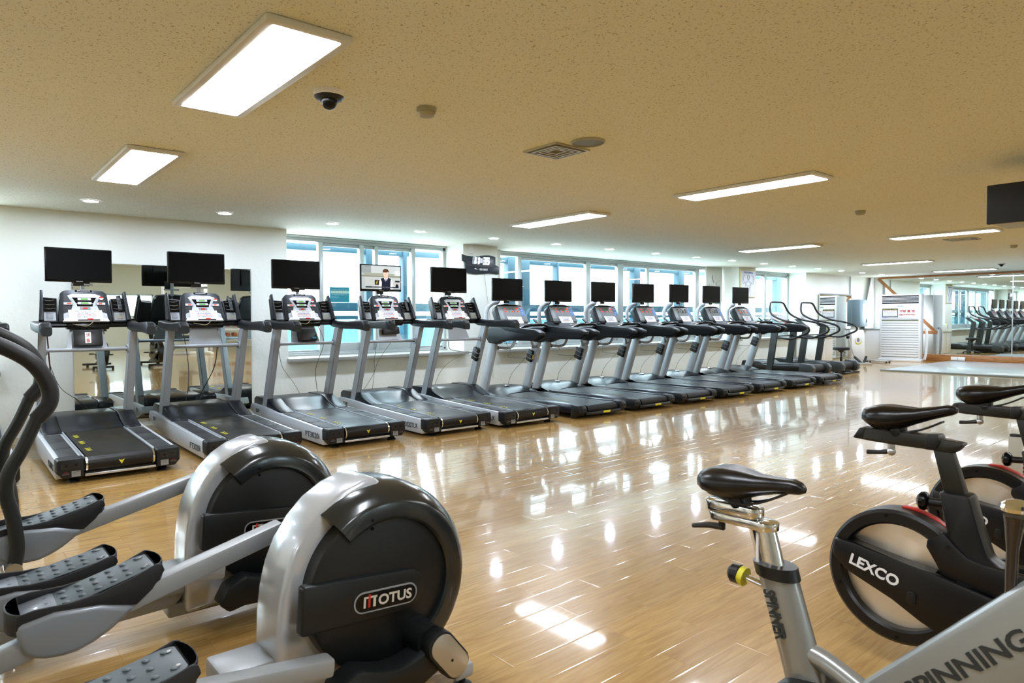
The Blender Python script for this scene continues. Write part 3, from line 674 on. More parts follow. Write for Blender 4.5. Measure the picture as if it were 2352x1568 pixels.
# ---- screens
def make_tv(w_, h_, chin=.0, depth=.035):
    t = empty('television', (0, 0, 0))
    m = MB(); m.prism(rrect(w_, h_, .012, cx=0, cy=h_/2), 1, 0, depth, .006); m.box((-w_*.3, depth-.002, h_*.2), (w_*.3, depth+.025, h_*.8), .012); m.build('casing', gblack, t)
    b = .014
    MB().box((-w_/2+b, -.002, b+.012+chin), (w_/2-b, .0005, h_-b)).build('screen', screen, t, smooth=0)
    MB().box((-.03, -.0025, .006), (.03, -.0005, .012+chin*.3)).build('maker_mark', tgrey, t, smooth=0)
    m = MB(); m.box((-.05, depth-.004, -.035), (.05, depth+.012, h_*.35), .004); m.build('mount', sblack, t)
    return t
tvA = make_tv(.605, .35); 
tvl = ['black flat screen above the treadmill cut off by the left edge', 'black flat screen with a curved lower bezel, leftmost in the picture', 'black flat screen in front of the mirror\'s right half', 'black flat screen at the left end of the two-sash window',
       'flat screen showing a person in a vest and tie', 'black flat screen just left of the wavy wall clock']
tvz = [1.69, 1.69, 1.71, 1.675, 1.665, 1.665]
for i, (x, y) in enumerate(TX):
    o = tvA if i == 0 else copy_tree(tvA); o.location = (x-.03, y+1.70, tvz[i]); o.rotation_euler = (R(1.5 if i == 1 else 0), 0, 0)
    tag(o, tvl[i], 'television', 'screens above the treadmills')
    if i == 1: o.rotation_euler = (R(2), 0, R(4)); o.scale = (.97, 1, .97)
    if i == 4:
        # the picture on the screen, flat coloured shapes
        K = lambda c: mat('px_'+c, c, .6, emit=.5, spec=.1)
        layers = [('B9C3C6', [(-.288, .03), (.288, .03), (.288, .336), (-.288, .336)]), ('9AA5A8', [(-.288, .24), (-.15, .24), (-.15, .336), (-.288, .336)]), ('CDD6DA', [(-.15, .24), (.288, .235), (.288, .325), (-.15, .33)]),
                  ('8C8F80', [(-.288, .19), (.288, .19), (.288, .205), (-.288, .21)]), ('A7AC9F', [(-.24, .205), (.288, .203), (.288, .235), (-.27, .238)]), ('E3E8EC', [(.2, .215), (.288, .215), (.288, .28), (.2, .275)]),
                  ('C6CCCB', [(-.24, .06), (.288, .06), (.288, .185), (-.24, .185)]), ('2B2D2B', [(-.1, .085), (-.02, .085), (-.02, .15), (-.1, .15)]), ('9C8C3E', [(-.075, .09), (-.05, .12), (-.06, .145), (-.085, .115)]), ('30343A', [(.205, .125), (.275, .125), (.275, .148), (.205, .148)]),
                  ('F3F4FA', [(-.04, .03), (.17, .03), (.168, .13), (.145, .165), (.10, .18), (.03, .18), (-.015, .165), (-.035, .13)]), ('23253A', [(.0, .03), (.13, .03), (.135, .14), (.145, .165), (.10, .185), (.065, .12), (.03, .185), (-.012, .165), (.005, .12)]),
                  ('E8C0A8', [(.04, .175), (.09, .175), (.10, .215), (.03, .215)]), ('F0D2C4', ell(.065, .235, .037, .046, n=18)), ('5A3A2C', [(.022, .235), (.03, .255), (.065, .25), (.10, .26), (.107, .235), (.11, .27), (.095, .292), (.06, .298), (.03, .288), (.018, .265)]),
                  ('F3F4FA', [(.032, .18), (.06, .145), (.065, .17)]), ('F3F4FA', [(.098, .18), (.072, .145), (.067, .17)]), ('2A3358', [(.06, .165), (.07, .165), (.076, .12), (.068, .112), (.058, .12)]), ('C06A66', [(.055, .222), (.075, .222), (.07, .217), (.06, .217)]),
                  ('2B3444', [(-.235, .048), (.255, .048), (.255, .064), (-.235, .064)]), ('1C1F24', [(.205, .05), (.26, .05), (.25, .09), (.24, .105), (.225, .105), (.21, .085)]), ('D9B7A5', ell(.233, .108, .008, .011, n=10))]
        sc = [c for c in o.children if c.name.startswith('screen')][0]
        m = MB(); ms = []; 
        for k, (c, poly) in enumerate(layers):
            mk = K(c); 
            if mk not in ms: ms.append(mk)
            m.mi = ms.index(mk); m.prism(poly, 1, -.0025-.0003*k, -.0022-.0003*k)
        pic = m.build('picture', ms, o, smooth=0)
        join_text('picture_lettering', [('시청자 여러분, 뉴스를 전해드립니다', frame_mat((0, -.0105, .056), (1, 0, 0), (0, 0, 1)), .30, .011, twhite), ('LIVE', frame_mat((-.225, -.0105, .317), (1, 0, 0), (0, 0, 1)), .03, .008, tred),
                                       ('오늘의뉴스', frame_mat((-.215, -.0105, .303), (1, 0, 0), (0, 0, 1)), .085, .011, twhite)], o)
# receivers and routers strapped on
def rbox(loc, d, rot, label, name='set_top_box', sticker=None, m_=sblack):
    o = empty(name, loc, 0, label, 'router' if name == 'router' else 'receiver'); o.rotation_euler = rot
    MB().box((-d[0]/2, -d[1]/2, -d[2]/2), (d[0]/2, d[1]/2, d[2]/2), .012 if name == 'router' else .006).build('casing', m_, o)
    return o
o = rbox((1.13, 6.35+1.50, 1.125), (.25, .045, .16), (R(-20), 0, R(-3)), 'black receiver box with a red and white sticker under the leftmost full console')
MB().prism(rrect(.05, .115, .004), 1, -.0235, -.0245).build('sticker', paper, o)
join_text('sticker_lettering', [('셋', frame_mat((0, -.0252, .03), (1, 0, 0), (0, 0, 1)), .034, .036, tred), ('톱', frame_mat((0, -.0252, -.03), (1, 0, 0), (0, 0, 1)), .034, .036, tred)], o)
o = rbox((3.38, 6.30+1.50, 1.115), (.23, .05, .15), (R(-20), 0, R(3)), 'plain black receiver box with a teal label under the console by the bare wall')
MB().prism(rrect(.05, .022, .003, cx=.08, cy=-.045), 1, -.026, -.027).build('sticker', teal, o)
o = rbox((4.49, 6.20+1.52, 1.15), (.23, .05, .09), (R(-12), 0, 0), 'small black receiver box under the console of the picture screen')
# remotes
def remote(loc, M3, label):
    o = empty('remote_control', loc, 0, label, 'remote control'); o.rotation_euler = M3
    MB().box((-.021, -.008, -.085), (.021, .008, .085), .004).build('body', dark, o)
    m = MB()
    for i in range(3):
        for j in range(8): m.box((-.014+.012*i-.003, -.0095, -.065+.017*j-.003), (-.014+.012*i+.003, -.008, -.065+.017*j+.003))
    m.build('button', tgrey, o, smooth=0)
for i, s_ in ((1, 'grey-buttoned remote control in the right holder of the leftmost full console'), (2, 'remote control in the right holder of the console before the mirror\'s right half'), (4, 'remote control in the right holder beside the picture screen')):
    remote((TX[i][0]+.305, TX[i][1]+1.575+.078-.028, 1.285+.185+.01), (R(-24), R(-3), 0), s_)

# ================================================================ dark treadmills
darkrail = mat('dark_rail_blue', '0A101C', .28, 0, spec=.35)
ribbed = mat('ribbed_belt', '0F1012', .4, spec=.3)
_nt = ribbed.node_tree; _tc2 = _nt.nodes.new('ShaderNodeTexCoord'); _wv = _nt.nodes.new('ShaderNodeTexWave'); _wv.inputs['Scale'].default_value = 22; _wv.bands_direction = 'X'
_bp = _nt.nodes.new('ShaderNodeBump'); _bp.inputs['Strength'].default_value = .5; _bp.inputs['Distance'].default_value = .003
_nt.links.new(_tc2.outputs['Object'], _wv.inputs['Vector']); _nt.links.new(_wv.outputs[1], _bp.inputs['Height']); _nt.links.new(_bp.outputs[0], _nt.nodes['Principled BSDF'].inputs['Normal'])
def make_P():
    t = empty('dark_treadmill', (0, 0, 0))
    for s in (-1, 1):
        m = MB(); m.prism([(s*.45, .07), (s*.45, .135), (s*.425, .17), (s*.31, .175), (s*.30, .15), (s*.30, .06)], 1, .10, 1.85, .004)
        m.build('side_rail', darkrail, t)
        prof = [(.0, .085), (.0, .135), (.03, .172), (.16, .182), (.17, .05), (.06, .035)]
        m = MB(); m.prism(prof, 0, s*.455, s*.325, .008); cap = m.build('end_cap', dark, t)
        m = MB(); [m.cyl((s*xx, .004, zz), (s*xx, -.004, zz), .007, n=10) for xx, zz in ((.37, .12), (.42, .12), (.40, .075))]; m.build('bolt', gblack, cap)
        u = MB(); x_ = s*.43
        u.loft([[(x_+a*.045, 2.04+b*.075, .18) for a, b in ((-1, -.6), (-.6, -1), (.6, -1), (1, -.6), (1, .6), (.6, 1), (-.6, 1), (-1, .6))], [(x_+a*.043, 1.76+b*.07, .97) for a, b in ((-1, -.6), (-.6, -1), (.6, -1), (1, -.6), (1, .6), (.6, 1), (-.6, 1), (-1, .6))]])
        up = u.build('upright', silver, t)
        # chunky arm
        prof = [(1.66, .93), (1.84, .935), (1.93, 1.05), (1.90, 1.15), (1.78, 1.185), (1.5, 1.175), (.80, 1.135), (.70, 1.09), (.72, 1.045), (.82, .99), (1.35, .985), (1.52, .975)]
        arm = MB().prism(prof, 0, s*.375, s*.485, .022, seg=3).build('arm_rest', dark, t)
        prof = [(1.62, 1.188), (1.3, 1.172), (.82, 1.142), (.715, 1.10), (.76, 1.075), (1.1, 1.09), (1.45, 1.13)]
        MB().prism(prof, 0, s*.372, s*.488, .004).build('arm_cover', dark2, arm)
        MB().tube([(s*.385, 1.73, .87), (s*.25, 1.66, .865), (s*.20, 1.62, .90), (s*.14, 1.60, 1.02)], .021, 12, 6).build('lower_handle', silver2, t)
        MB().cyl((s*.392, 1.73, .87), (s*.378, 1.73, .87), .03).build('handle_flange', silver2, t)
    # deck
    m = MB(); m.box((-.30, .12, .06), (.30, 1.9, .15), .01); m.build('deck', sblack, t)
    m = MB(); pr = [(.075+.062*math.cos(R(a)), .105+.062*math.sin(R(a))) for a in range(270, 89, -15)]
    m.prism([(1.85, .172), (1.85, .05)]+pr, 0, -.285, .285, 0); b = m.build('running_belt', ribbed, t)
    text('belt_lettering', '▲▲▲', frame_mat((-.15, .75, .1725), (0, -1, 0), (-1, 0, 0)) @ Matrix.Identity(4), .5, .035, mat('belt_print', '8B8456', .6), b, th=.0006)
    m = MB(); m.tube([(-.33, .01, .07), (-.25, -.012, .068), (.25, -.012, .068), (.33, .01, .07)], .015, 8, 4, flat=1.3); rb = m.build('rear_bar', dark2, t)
    MB().box((-.04, -.032, .058), (.09, -.027, .086), .001).build('caution_label', yellow, rb)
    m = MB(); [m.cyl((s*.28, .30, 0), (s*.28, .30, .07), .03, .015, n=12) for s in (-1, 1)]; m.build('levelling_foot', sblack, t)
    # low motor dome
    m = MB(); m.loft([[(-.45, 1.72, .15), (-.28, 1.64, .176), (-.12, 1.74, .18), (.2, 1.76, .18), (.30, 1.66, .176), (.45, 1.72, .15)],
                      [(-.45, 1.85, .19), (-.28, 1.82, .225), (-.12, 1.84, .232), (.2, 1.84, .232), (.30, 1.82, .225), (.45, 1.85, .19)],
                      [(-.45, 2.02, .215), (-.28, 2.0, .258), (-.12, 2.0, .268), (.2, 2.0, .268), (.30, 2.0, .258), (.45, 2.02, .215)],
                      [(-.44, 2.25, .20), (-.28, 2.28, .25), (-.12, 2.3, .262), (.2, 2.3, .262), (.30, 2.28, .25), (.44, 2.25, .20)],
                      [(-.44, 2.27, .05), (-.28, 2.3, .05), (-.12, 2.32, .05), (.2, 2.32, .05), (.30, 2.3, .05), (.44, 2.27, .05)],
                      [(-.45, 1.72, .05), (-.28, 1.70, .05), (-.12, 1.76, .05), (.2, 1.78, .05), (.30, 1.70, .05), (.45, 1.72, .05)],
                      [(-.45, 1.72, .15), (-.28, 1.64, .176), (-.12, 1.74, .18), (.2, 1.76, .18), (.30, 1.66, .176), (.45, 1.72, .15)]], cap=False, closed=False)
    mc = m.build('motor_cover', darkrail, t, smooth=25)
    MB().lathe([(.045, 0), (.05, .004), (.03, .010), (0, .011)], (0, 2.0, .268), n=20).build('badge', chrome, mc)
    # console on a tray
    M = frame_mat((.045, 1.83, 1.20), (1, 0, 0), (0, math.sin(R(28)), math.cos(R(28))))
    def P(poly, z0, z1, bev=0): return MB().prism(poly, 2, z0, z1, bev, M)
    out = [(-.22, -.02), (.22, -.02), (.285, .05), (.275, .30), (.24, .345), (.12, .368), (-.12, .368), (-.24, .345), (-.275, .30), (-.285, .05)]
    c = P(out, -.13, .012, .02).build('console', dark2, t)
    P([(-.272, .05), (.272, .05), (.258, .315), (.1, .342), (-.1, .342), (-.258, .315)], .0121, .015, .001).build('face_panel', congrey, c)
    P([(-.23, .318), (.23, .318), (.1, .348), (-.1, .348)], .0151, .018).build('brow', gblack, c)
    P([(-.258, .1), (-.18, .1), (-.176, .30), (-.245, .30)], .0151, .016).build('left_keys', silver2, c)
    for cx_, cy_ in ((-.125, .275), (-.12, .225), (.012, .225), (.115, .275), (.12, .225)): P(rrect(.036 if cx_ > 0 or cy_ < .25 else .028, .020, .003, cx=cx_, cy=cy_), .0151, .0175).build('red_display', redled, c)
    m = MB(); ar = [M @ Vector((.0+.052*math.cos(R(a)), .225+.06*math.sin(R(a)), .0165)) for a in range(-20, 201, 20)]; m.tube(ar, .0025, 6, 1); m.build('dial_ring', sblack, c)
    m = MB(); [m.prism(ell(-.12+.036*k, .15, .006, .006, n=8), 2, .0151, .0172, 0, M) for k in range(8)]; m.build('key_row', tgrey, c)
    P(rrect(.075, .135, .004, cx=.21, cy=.22), .0151, .0165).build('blue_label', blue, c)
    m = MB(); [m.prism(rrect(.055, .006, .001, cx=.21, cy=.275-.03*k), 2, .0166, .0172, 0, M) for k in range(4)]; m.prism(ell(.2, .303, .017, .012, n=12), 2, .0166, .019, 0, M); m.build('label_line', twhite, c)
    P(rrect(.03, .012, .004, cx=.2, cy=.308), .0191, .0198).build('red_mark', red, c)
    P([(-.12, .0), (.155, -.005), (.14, .125), (-.145, .13)], .030, .0312).build('notice', paper, c)
    L = []
    for k, (s, m_, w_) in enumerate((('운동기구 사용시 주의사항', tgrey, .16), ('1. 시작전 속도를 확인하세요', tblue, .13), ('2. 운동 후 정지버튼을 누르세요', tred, .15))):
        L.append((s, M @ Matrix.Translation((0, .102-.026*k, .0318)), w_, .013, m_))
    join_text('notice_lettering', L, c)
    text('badge_lettering', 'M', M @ Matrix.Translation((0, .356, .013)), .03, .008, twhite, c)
    # tray, cup wells, ledge
    m = MB(); m.loft([[(-.37, 1.93, 1.06), (.37, 1.93, 1.06), (.37, 1.93, 1.245), (-.37, 1.93, 1.245)], [(-.37, 1.60, 1.07), (.37, 1.60, 1.07), (.37, 1.60, 1.19), (-.37, 1.60, 1.19)], [(-.33, 1.48, 1.10), (.33, 1.48, 1.10), (.33, 1.48, 1.15), (-.33, 1.48, 1.15)]])
    bmesh.ops.bevel(m.bm, geom=m.bm.edges[:], offset=.012, segments=2, affect='EDGES')
    tr = m.build('tray', dark2, t)
    for s in (-1, 1):
        m = MB(); m.lathe([(.0, .003), (.042, .003), (.05, .012), (.055, .02), (.05, .02)], (s*.30, 1.70, 1.203), n=20); m.build('cup_well', gblack, tr)
    m = MB(); m.box((-.05, 1.60, 1.188), (.06, 1.66, 1.204), .004); m.build('key_strip', consilver, tr)
    m = MB(); m.box((.02, 1.56, 1.176), (.08, 1.60, 1.20), .004); m.build('orange_tag', mat('tag_orange', 'D9A03A', .5), tr)
    m = MB(); m.tube([(-.16, 1.50, 1.15), (-.10, 1.41, 1.19), (.0, 1.37, 1.20), (.18, 1.36, 1.20), (.30, 1.42, 1.185), (.37, 1.58, 1.15)], .02, 12, 6); gb = m.build('grip_bar', gblack, t)
    m = MB(); m.tube([(-.165, 1.51, 1.148), (-.12, 1.435, 1.18)], .0215, 12, 0); m.tube([(.27, 1.40, 1.190), (.33, 1.48, 1.173)], .0215, 12, 0); m.build('sensor_band', steel, gb)
    # screen post, curving up behind the console from the left upright
    m = MB(); m.tube([(-.40, 1.92, 1.05), (-.37, 2.02, 1.25), (-.33, 2.06, 1.44), (-.22, 2.06, 1.53), (-.12, 2.06, 1.55), (-.10, 2.06, 1.62), (-.10, 2.06, 1.75)], .032, 12, 6); m.build('screen_post', silver2, t)
    return t
P0p = make_P(); PX = [(6.66+1.07*k, 5.97-.015*k) for k in range(7)]
PL = ['dark treadmill next to the last silver one, below the wavy wall clock\'s right end', 'second dark treadmill from the left, yellow-taped router on the machine to its left', 'third dark treadmill from the left, in the middle of the wide window', 'fourth dark treadmill from the left, middle one of the seven',
      'fifth dark treadmill from the left, console lamps partly unlit', 'sixth dark treadmill, beside the window fan and pillar', 'last dark treadmill, below the anatomy poster']
for i, (x, y) in enumerate(PX):
    o = P0p if i == 0 else copy_tree(P0p); o.location = (x, y, 0)
    tag(o, PL[i], 'treadmill', 'dark treadmills along the window wall')
    if i in (4, 5):
        for c in o.children:
            if c.name.startswith('console'):
                for d in c.children:
                    if d.name.startswith('red_display'): d.data = d.data.copy(); d.data.materials[0] = gblack; d.name = 'unlit_display'; d['label'] = 'unlit black display'
tvB = make_tv(.60, .345)
for i, (x, y) in enumerate(PX):
    o = tvB if i == 0 else copy_tree(tvB); hgt = (1.565, 1.565, 1.575, 1.575, 1.59, 1.59, 1.59)[i]
    o.location = (x-.02, y+1.93, hgt)
    tag(o, 'black flat screen over the dark treadmills, %s of seven from the left' % ['first', 'second', 'third', 'fourth', 'fifth', 'sixth', 'last'][i], 'television', 'screens above the treadmills')
def strapped(i, right, kind):
    """router or box strapped to an upright"""
    x, y, hw, vb, vt, zb_, zt_ = right
# routers on right uprights
def router(x, y, z, label, d=(.05, .13, .19), ang=-19, rnd=.02, tape=False):
    o = empty('router', (x, y, z), 0, label, 'router', 'routers strapped to the uprights'); o.rotation_euler = (R(ang), 0, 0)
    MB().box((-d[0]/2, -d[1]/2, -d[2]/2), (d[0]/2, d[1]/2, d[2]/2), rnd, seg=3).build('casing', sblack, o)
    m = MB(); [m.box((-d[0]/2-.002, -d[1]/2-.002, zz), (d[0]/2+.03, d[1]/2+.002, zz+.004)) for zz in (-.035, .035)]; m.build('strap', silver2, o, smooth=0)
    if tape: MB().box((-.012, -d[1]/2-.004, -.03), (.018, -d[1]/2-.002, .035)).build('tape', yellow, o, smooth=0)
x, y = TX[5]; router(x+.315, y+1.56, .80, 'rounded black router on the right upright of the last silver treadmill', ang=21)
for k, (nm, rnd, tape) in enumerate((('rounded black router with yellow tape on the first dark treadmill', .03, True), ('square black receiver on the right upright of the second dark treadmill', .004, False), ('black receiver on the third dark treadmill, a red lamp on it', .006, False),
                     ('square black receiver on the right upright of the fourth dark treadmill', .004, False), ('square black receiver on the right upright of the fifth dark treadmill', .004, False), ('square black receiver on the right upright of the sixth dark treadmill', .004, False), ('small black receiver on the right upright of the last dark treadmill', .004, False))):
    x, y = PX[k]; zz = .72 if k < 6 else .78
    router(x+.355, y+1.84-(zz-.75)*.35, zz, nm, ang=20, rnd=rnd, tape=tape)
for k in range(7):
    remote((PX[k][0]+.325, PX[k][1]+1.66, 1.235), (R(-48), R(-8), 0), 'remote control standing in the tray of dark treadmill, %s from left' % ['first', 'second', 'third', 'fourth', 'fifth', 'sixth', 'last'][k])
# hanging leads
cordm = mat('cable_olive', '6E6E50', .6); cordb = mat('cable_black', '1B1B1B', .5); cordr = mat('cable_darkred', '4A1C1A', .5)
def cable(pts, r_, m_, label): tag(MB().tube(pts, r_, 6, 8).build('cable', m_), label, 'cable', 'leads hanging by the treadmills')
cable([(.80, 7.95, 1.26), (.82, 8.0, .95), (.84, 8.1, .6), (.78, 8.35, .40), (.80, 8.5, .03)], .007, cordr, 'dark red lead hanging down behind the leftmost full treadmill')
cable([(.84, 8.1, .85), (.95, 8.3, .6), (1.2, 8.55, .36), (1.3, 8.6, .02)], .003, cordb, 'thin black lead curving right behind the leftmost full treadmill')
cable([(2.42, 8.0, 1.25), (2.44, 8.2, .8), (2.38, 8.45, .5), (2.3, 8.6, .25)], .005, cordb, 'black lead hanging in front of the mirror\'s right half')
cable([(3.22, 8.3, 1.0), (3.35, 8.5, .7), (3.55, 8.6, .45), (3.75, 8.65, .1)], .003, cordm, 'thin olive lead left of the black receiver by the bare wall')
cable([(3.6, 8.0, 1.25), (3.78, 8.2, 1.0), (3.82, 8.55, .6), (3.95, 8.7, .1)], .004, cordm, 'olive lead hanging right of the bare wall console')
cable([(4.5, 8.1, 1.0), (4.62, 8.4, .75), (4.72, 8.6, .5), (4.72, 8.7, .15)], .003, cordm, 'olive lead below the picture screen, left of the pair')
cable([(4.85, 8.3, 1.0), (4.74, 8.5, .72), (4.70, 8.6, .5), (4.5, 8.65, .2)], .003, cordm, 'olive lead below the picture screen, crossing to the left')
cable([(5.6, 8.0, 1.0), (5.75, 8.2, .87), (5.95, 8.35, .82), (5.9, 7.7, .8)], .005, cordb, 'black lead looping to the router of the last silver treadmill')
cable([(5.85, 7.66, .78), (5.80, 8.1, .72), (5.72, 8.4, .5), (5.66, 8.6, .05)], .003, cordm, 'thin olive lead falling from the router of the last silver treadmill')
for k in range(7):
    x, y = PX[k]
    cable([(x+.05+.03*(k % 3), y+2.0, 1.1), (x+.12, y+2.15, .92), (x+.25, y+2.2, .80-.02*(k % 2)), (x+.12, y+2.1, .70), (x+.33, y+1.92, .68)], .003, cordb, 'dark lead looping from the console to the receiver of dark treadmill, %s from left' % ['first', 'second', 'third', 'fourth', 'fifth', 'sixth', 'last'][k])
    cable([(x+.33, y+1.92, .70), (x+.29, y+2.0, .60), (x+.20-.02*(k % 2), y+2.12, .42), (x+.16, y+2.18, .20)], .003, cordm, 'olive lead falling behind dark treadmill, %s from left' % ['first', 'second', 'third', 'fourth', 'fifth', 'sixth', 'last'][k])
cable([(6.86, 8.78, 2.12), (6.93, 8.79, 1.7), (7.02, 8.79, 1.1), (7.05, 8.79, .3)], .003, mat('cable_white', 'B8B49A', .6), 'pale lead running down the pillar from the wavy wall clock')

# ================================================================ two dark treadmills with looped handles
def make_X():
    t = empty('loop_treadmill', (0, 0, 0))
    dk = mat('dark_frame', '2A302F', .42)
    for s in (-1, 1):
        m = MB(); m.loft([[(s*.43+a*.03, 1.02+b*.07, .0) for a, b in ((-1, -1), (1, -1), (1, 1), (-1, 1))], [(s*.43+a*.03, .87+b*.07, 1.06) for a, b in ((-1, -1), (1, -1), (1, 1), (-1, 1))], [(s*.40+a*.03, 1.12+b*.05, 1.25) for a, b in ((-1, -1), (1, -1), (1, 1), (-1, 1))]])
        m.build('upright', dk, t, smooth=20)
        m = MB(); m.tube([(s*.18, 1.08, 1.64), (s*.30, 1.06, 1.60), (s*.42, .98, 1.38), (s*.45, .72, 1.24), (s*.46, .38, 1.17), (s*.46, .14, 1.09), (s*.46, .10, .98), (s*.46, .30, .88), (s*.46, .50, .82), (s*.44, .86, .85)], .022, 12, 6); m.build('loop_handle', grip, t)
        m = MB(); m.prism([(.02, .07), (.0, .19), (.06, .27), (.30, .30), (.34, .10), (.1, .03)], 0, s*.45, s*.31, .012); m.build('end_cap', mat('cap_grey', '34393B', .4), t)
        m = MB(); m.box((s*.33, .3, .13), (s*.45, 1.35, .235), .01); m.build('side_rail', sblack, t)
    m = MB(); m.tube([(-.19, 1.08, 1.64), (.19, 1.08, 1.64)], .022, 12, 0); m.build('top_bar', greytube, t)
    M = frame_mat((0, .90, 1.20), (1, 0, 0), (0, math.sin(R(50)), math.cos(R(50))))
    c = MB().prism([(-.2, 0), (-.33, .1), (-.33, .22), (-.22, .34), (.22, .34), (.33, .22), (.33, .1), (.2, 0)], 2, -.04, .0, .012, M).build('console', mat('con_pale', 'D5DBDF', .4), t)
    m = MB(); [m.prism(ell(a, b, .014, .01, n=8), 2, .0, .003, 0, M) for a, b in ((-.12, .28), (-.05, .22), (.1, .28), (.14, .2), (-.1, .14), (.02, .1))]; m.build('key', mat('key_orange', 'D98A50', .5), c)
    m = MB(); m.tube([M @ Vector((-.36, .12, -.03)), M @ Vector((-.43, .1, -.05))], .016, 8, 0); m.tube([M @ Vector((.30, .12, -.03)), M @ Vector((.43, .1, -.05))], .016, 8, 0); m.build('console_stay', sblack, t)
    MB().sph((0, .86, 1.17), .02).build('stop_button', red, t)
    m = MB(); pr = [(.16+.09*math.cos(R(a)), .16+.09*math.sin(R(a))) for a in range(270, 89, -20)]; m.prism([(1.3, .25), (1.3, .10)]+pr, 0, -.30, .30, 0); m.build('running_belt', rubber, t)
    m = MB(); m.prism([(1.2, .10), (1.2, .25), (1.3, .30), (1.7, .30), (1.75, .1)], 0, -.4, .4, .02); m.build('motor_cover', sblack, t)
    m = MB(); m.box((-.38, -.02, .0), (.38, .06, .035), .008); m.box((-.2, .1, .03), (.2, .9, .1), .01); m.cyl((-.34, .2, 0), (-.34, .2, .06), .03); m.cyl((.34, .2, 0), (.34, .2, .06), .03); m.build('base_bar', sblack, t)
    MB().tube([(-.43, .90, .87), (.43, .90, .87)], .016, 10, 0).build('cross_bar', greytube, t)
    return t
x0 = make_X(); x0.location = (14.63, 6.78, 0); tag(x0, 'dark treadmill with tubular loop handles, nearer of the two', 'treadmill', 'loop-handled treadmills')
x1_ = copy_tree(x0); x1_.location = (15.94, 6.72, 0); tag(x1_, 'dark treadmill with tubular loop handles, farther of the two, beside the round stool', 'treadmill', 'loop-handled treadmills')
# ================================================================ ellipticals (written where the nearer one stands)
OE = Vector((1.10, 2.10, 0))
def B_(mb, name, m, parent, sm=35): return mb.build(name, m, parent, sm)
shelldark = mat('shell_dark', '121516', .4, 0, spec=.4)
shellring = mat('shell_ring', '1C2123', .2, 0, spec=.6, coat=.3)
pedm = mat('pedal_dark', '12151A', .5, bump=.15, bscale=300); platem = mat('pedal_plate', '525D63', .42, 0, spec=.4); cowlm = mat('pedal_cowl', '858D95', .35, .2, coat=.2)
def pedal(root, oy, dx=0, dz=0, rot=0):
    """foot tray; written at y=2.415, then moved"""
    p = empty('pedal', (0, 0, 0)); p.parent = root
    body = [(.150, .418), (.50, .512), (.522, .512), (.515, .48), (.446, .419), (.349, .43), (.235, .43), (.157, .415)]
    m = MB(); m.prism(body, 1, 2.335, 2.495, .014); m.build('pedal_body', pedm, p)
    # side walls with the S-curved rim, rounded toe and heel
    rim = [(.145, .468), (.188, .476), (.27, .474), (.349, .481), (.44, .507), (.505, .534), (.520, .53), (.528, .508), (.49, .455), (.446, .419), (.349, .443), (.235, .443), (.157, .428), (.140, .425)]
    m = MB()
    for y0, y1 in ((2.328, 2.337), (2.493, 2.502)): m.prism(rim, 1, y0, y1, .004)
    ring = [(.165+.045*math.cos(R(a)), 2.415+.087*math.sin(R(a))) for a in range(90, 271, 15)]; inn = [(.166+.037*math.cos(R(a)), 2.415+.079*math.sin(R(a))) for a in range(270, 89, -15)]
    m.prism(ring+inn, 2, .405, .470, .004)
    ring = [(.50+.035*math.cos(R(a)), 2.415+.087*math.sin(R(a))) for a in range(-90, 91, 15)]; inn = [(.499+.028*math.cos(R(a)), 2.415+.079*math.sin(R(a))) for a in range(90, -91, -15)]
    m.prism(ring+inn, 2, .475, .532, .004)
    m.build('pedal_rim', pedm, p)
    M = frame_mat((.33, 2.415, .481), (1, 0, .262), (0, 1, 0))
    _pl = MB().prism(rrect(.378, .158, .045, 6), 2, -.004, .0, .002, M)
    m = _pl
    for i in range(8):
        for j in range(3):
            if i == 7 and j == 1: continue
            q = M @ Vector((-.15+.043*i, -.05+.05*j, .001)); m.sph(q, .0115, (1, .8, .35), 10)
    pl = m.build('foot_plate', platem, p)
    m = MB(); [m.cyl(M @ Vector((a, b, 0)), M @ Vector((a, b, .003)), .006, n=8) for a, b in ((.16, .045), (.16, -.045), (-.155, 0))]; m.build('screw', steel, pl)
    cw = [(.142, .44), (.157, .446), (.235, .460), (.349, .449), (.446, .418), (.41, .388), (.37, .359), (.33, .338), (.288, .324), (.25, .322), (.21, .327), (.18, .338), (.158, .358), (.146, .40)]
    m = MB(); m.prism(cw, 1, 2.320, 2.510, .016, seg=3); m.build('pedal_cowl', cowlm, p)
    p.matrix_local = Matrix.Translation((-OE.x+.33+dx, -OE.y+2.415+oy, .45+dz)) @ Matrix.Rotation(R(rot), 4, 'Y') @ Matrix.Translation((-.33, -2.415, -.45))
    return p
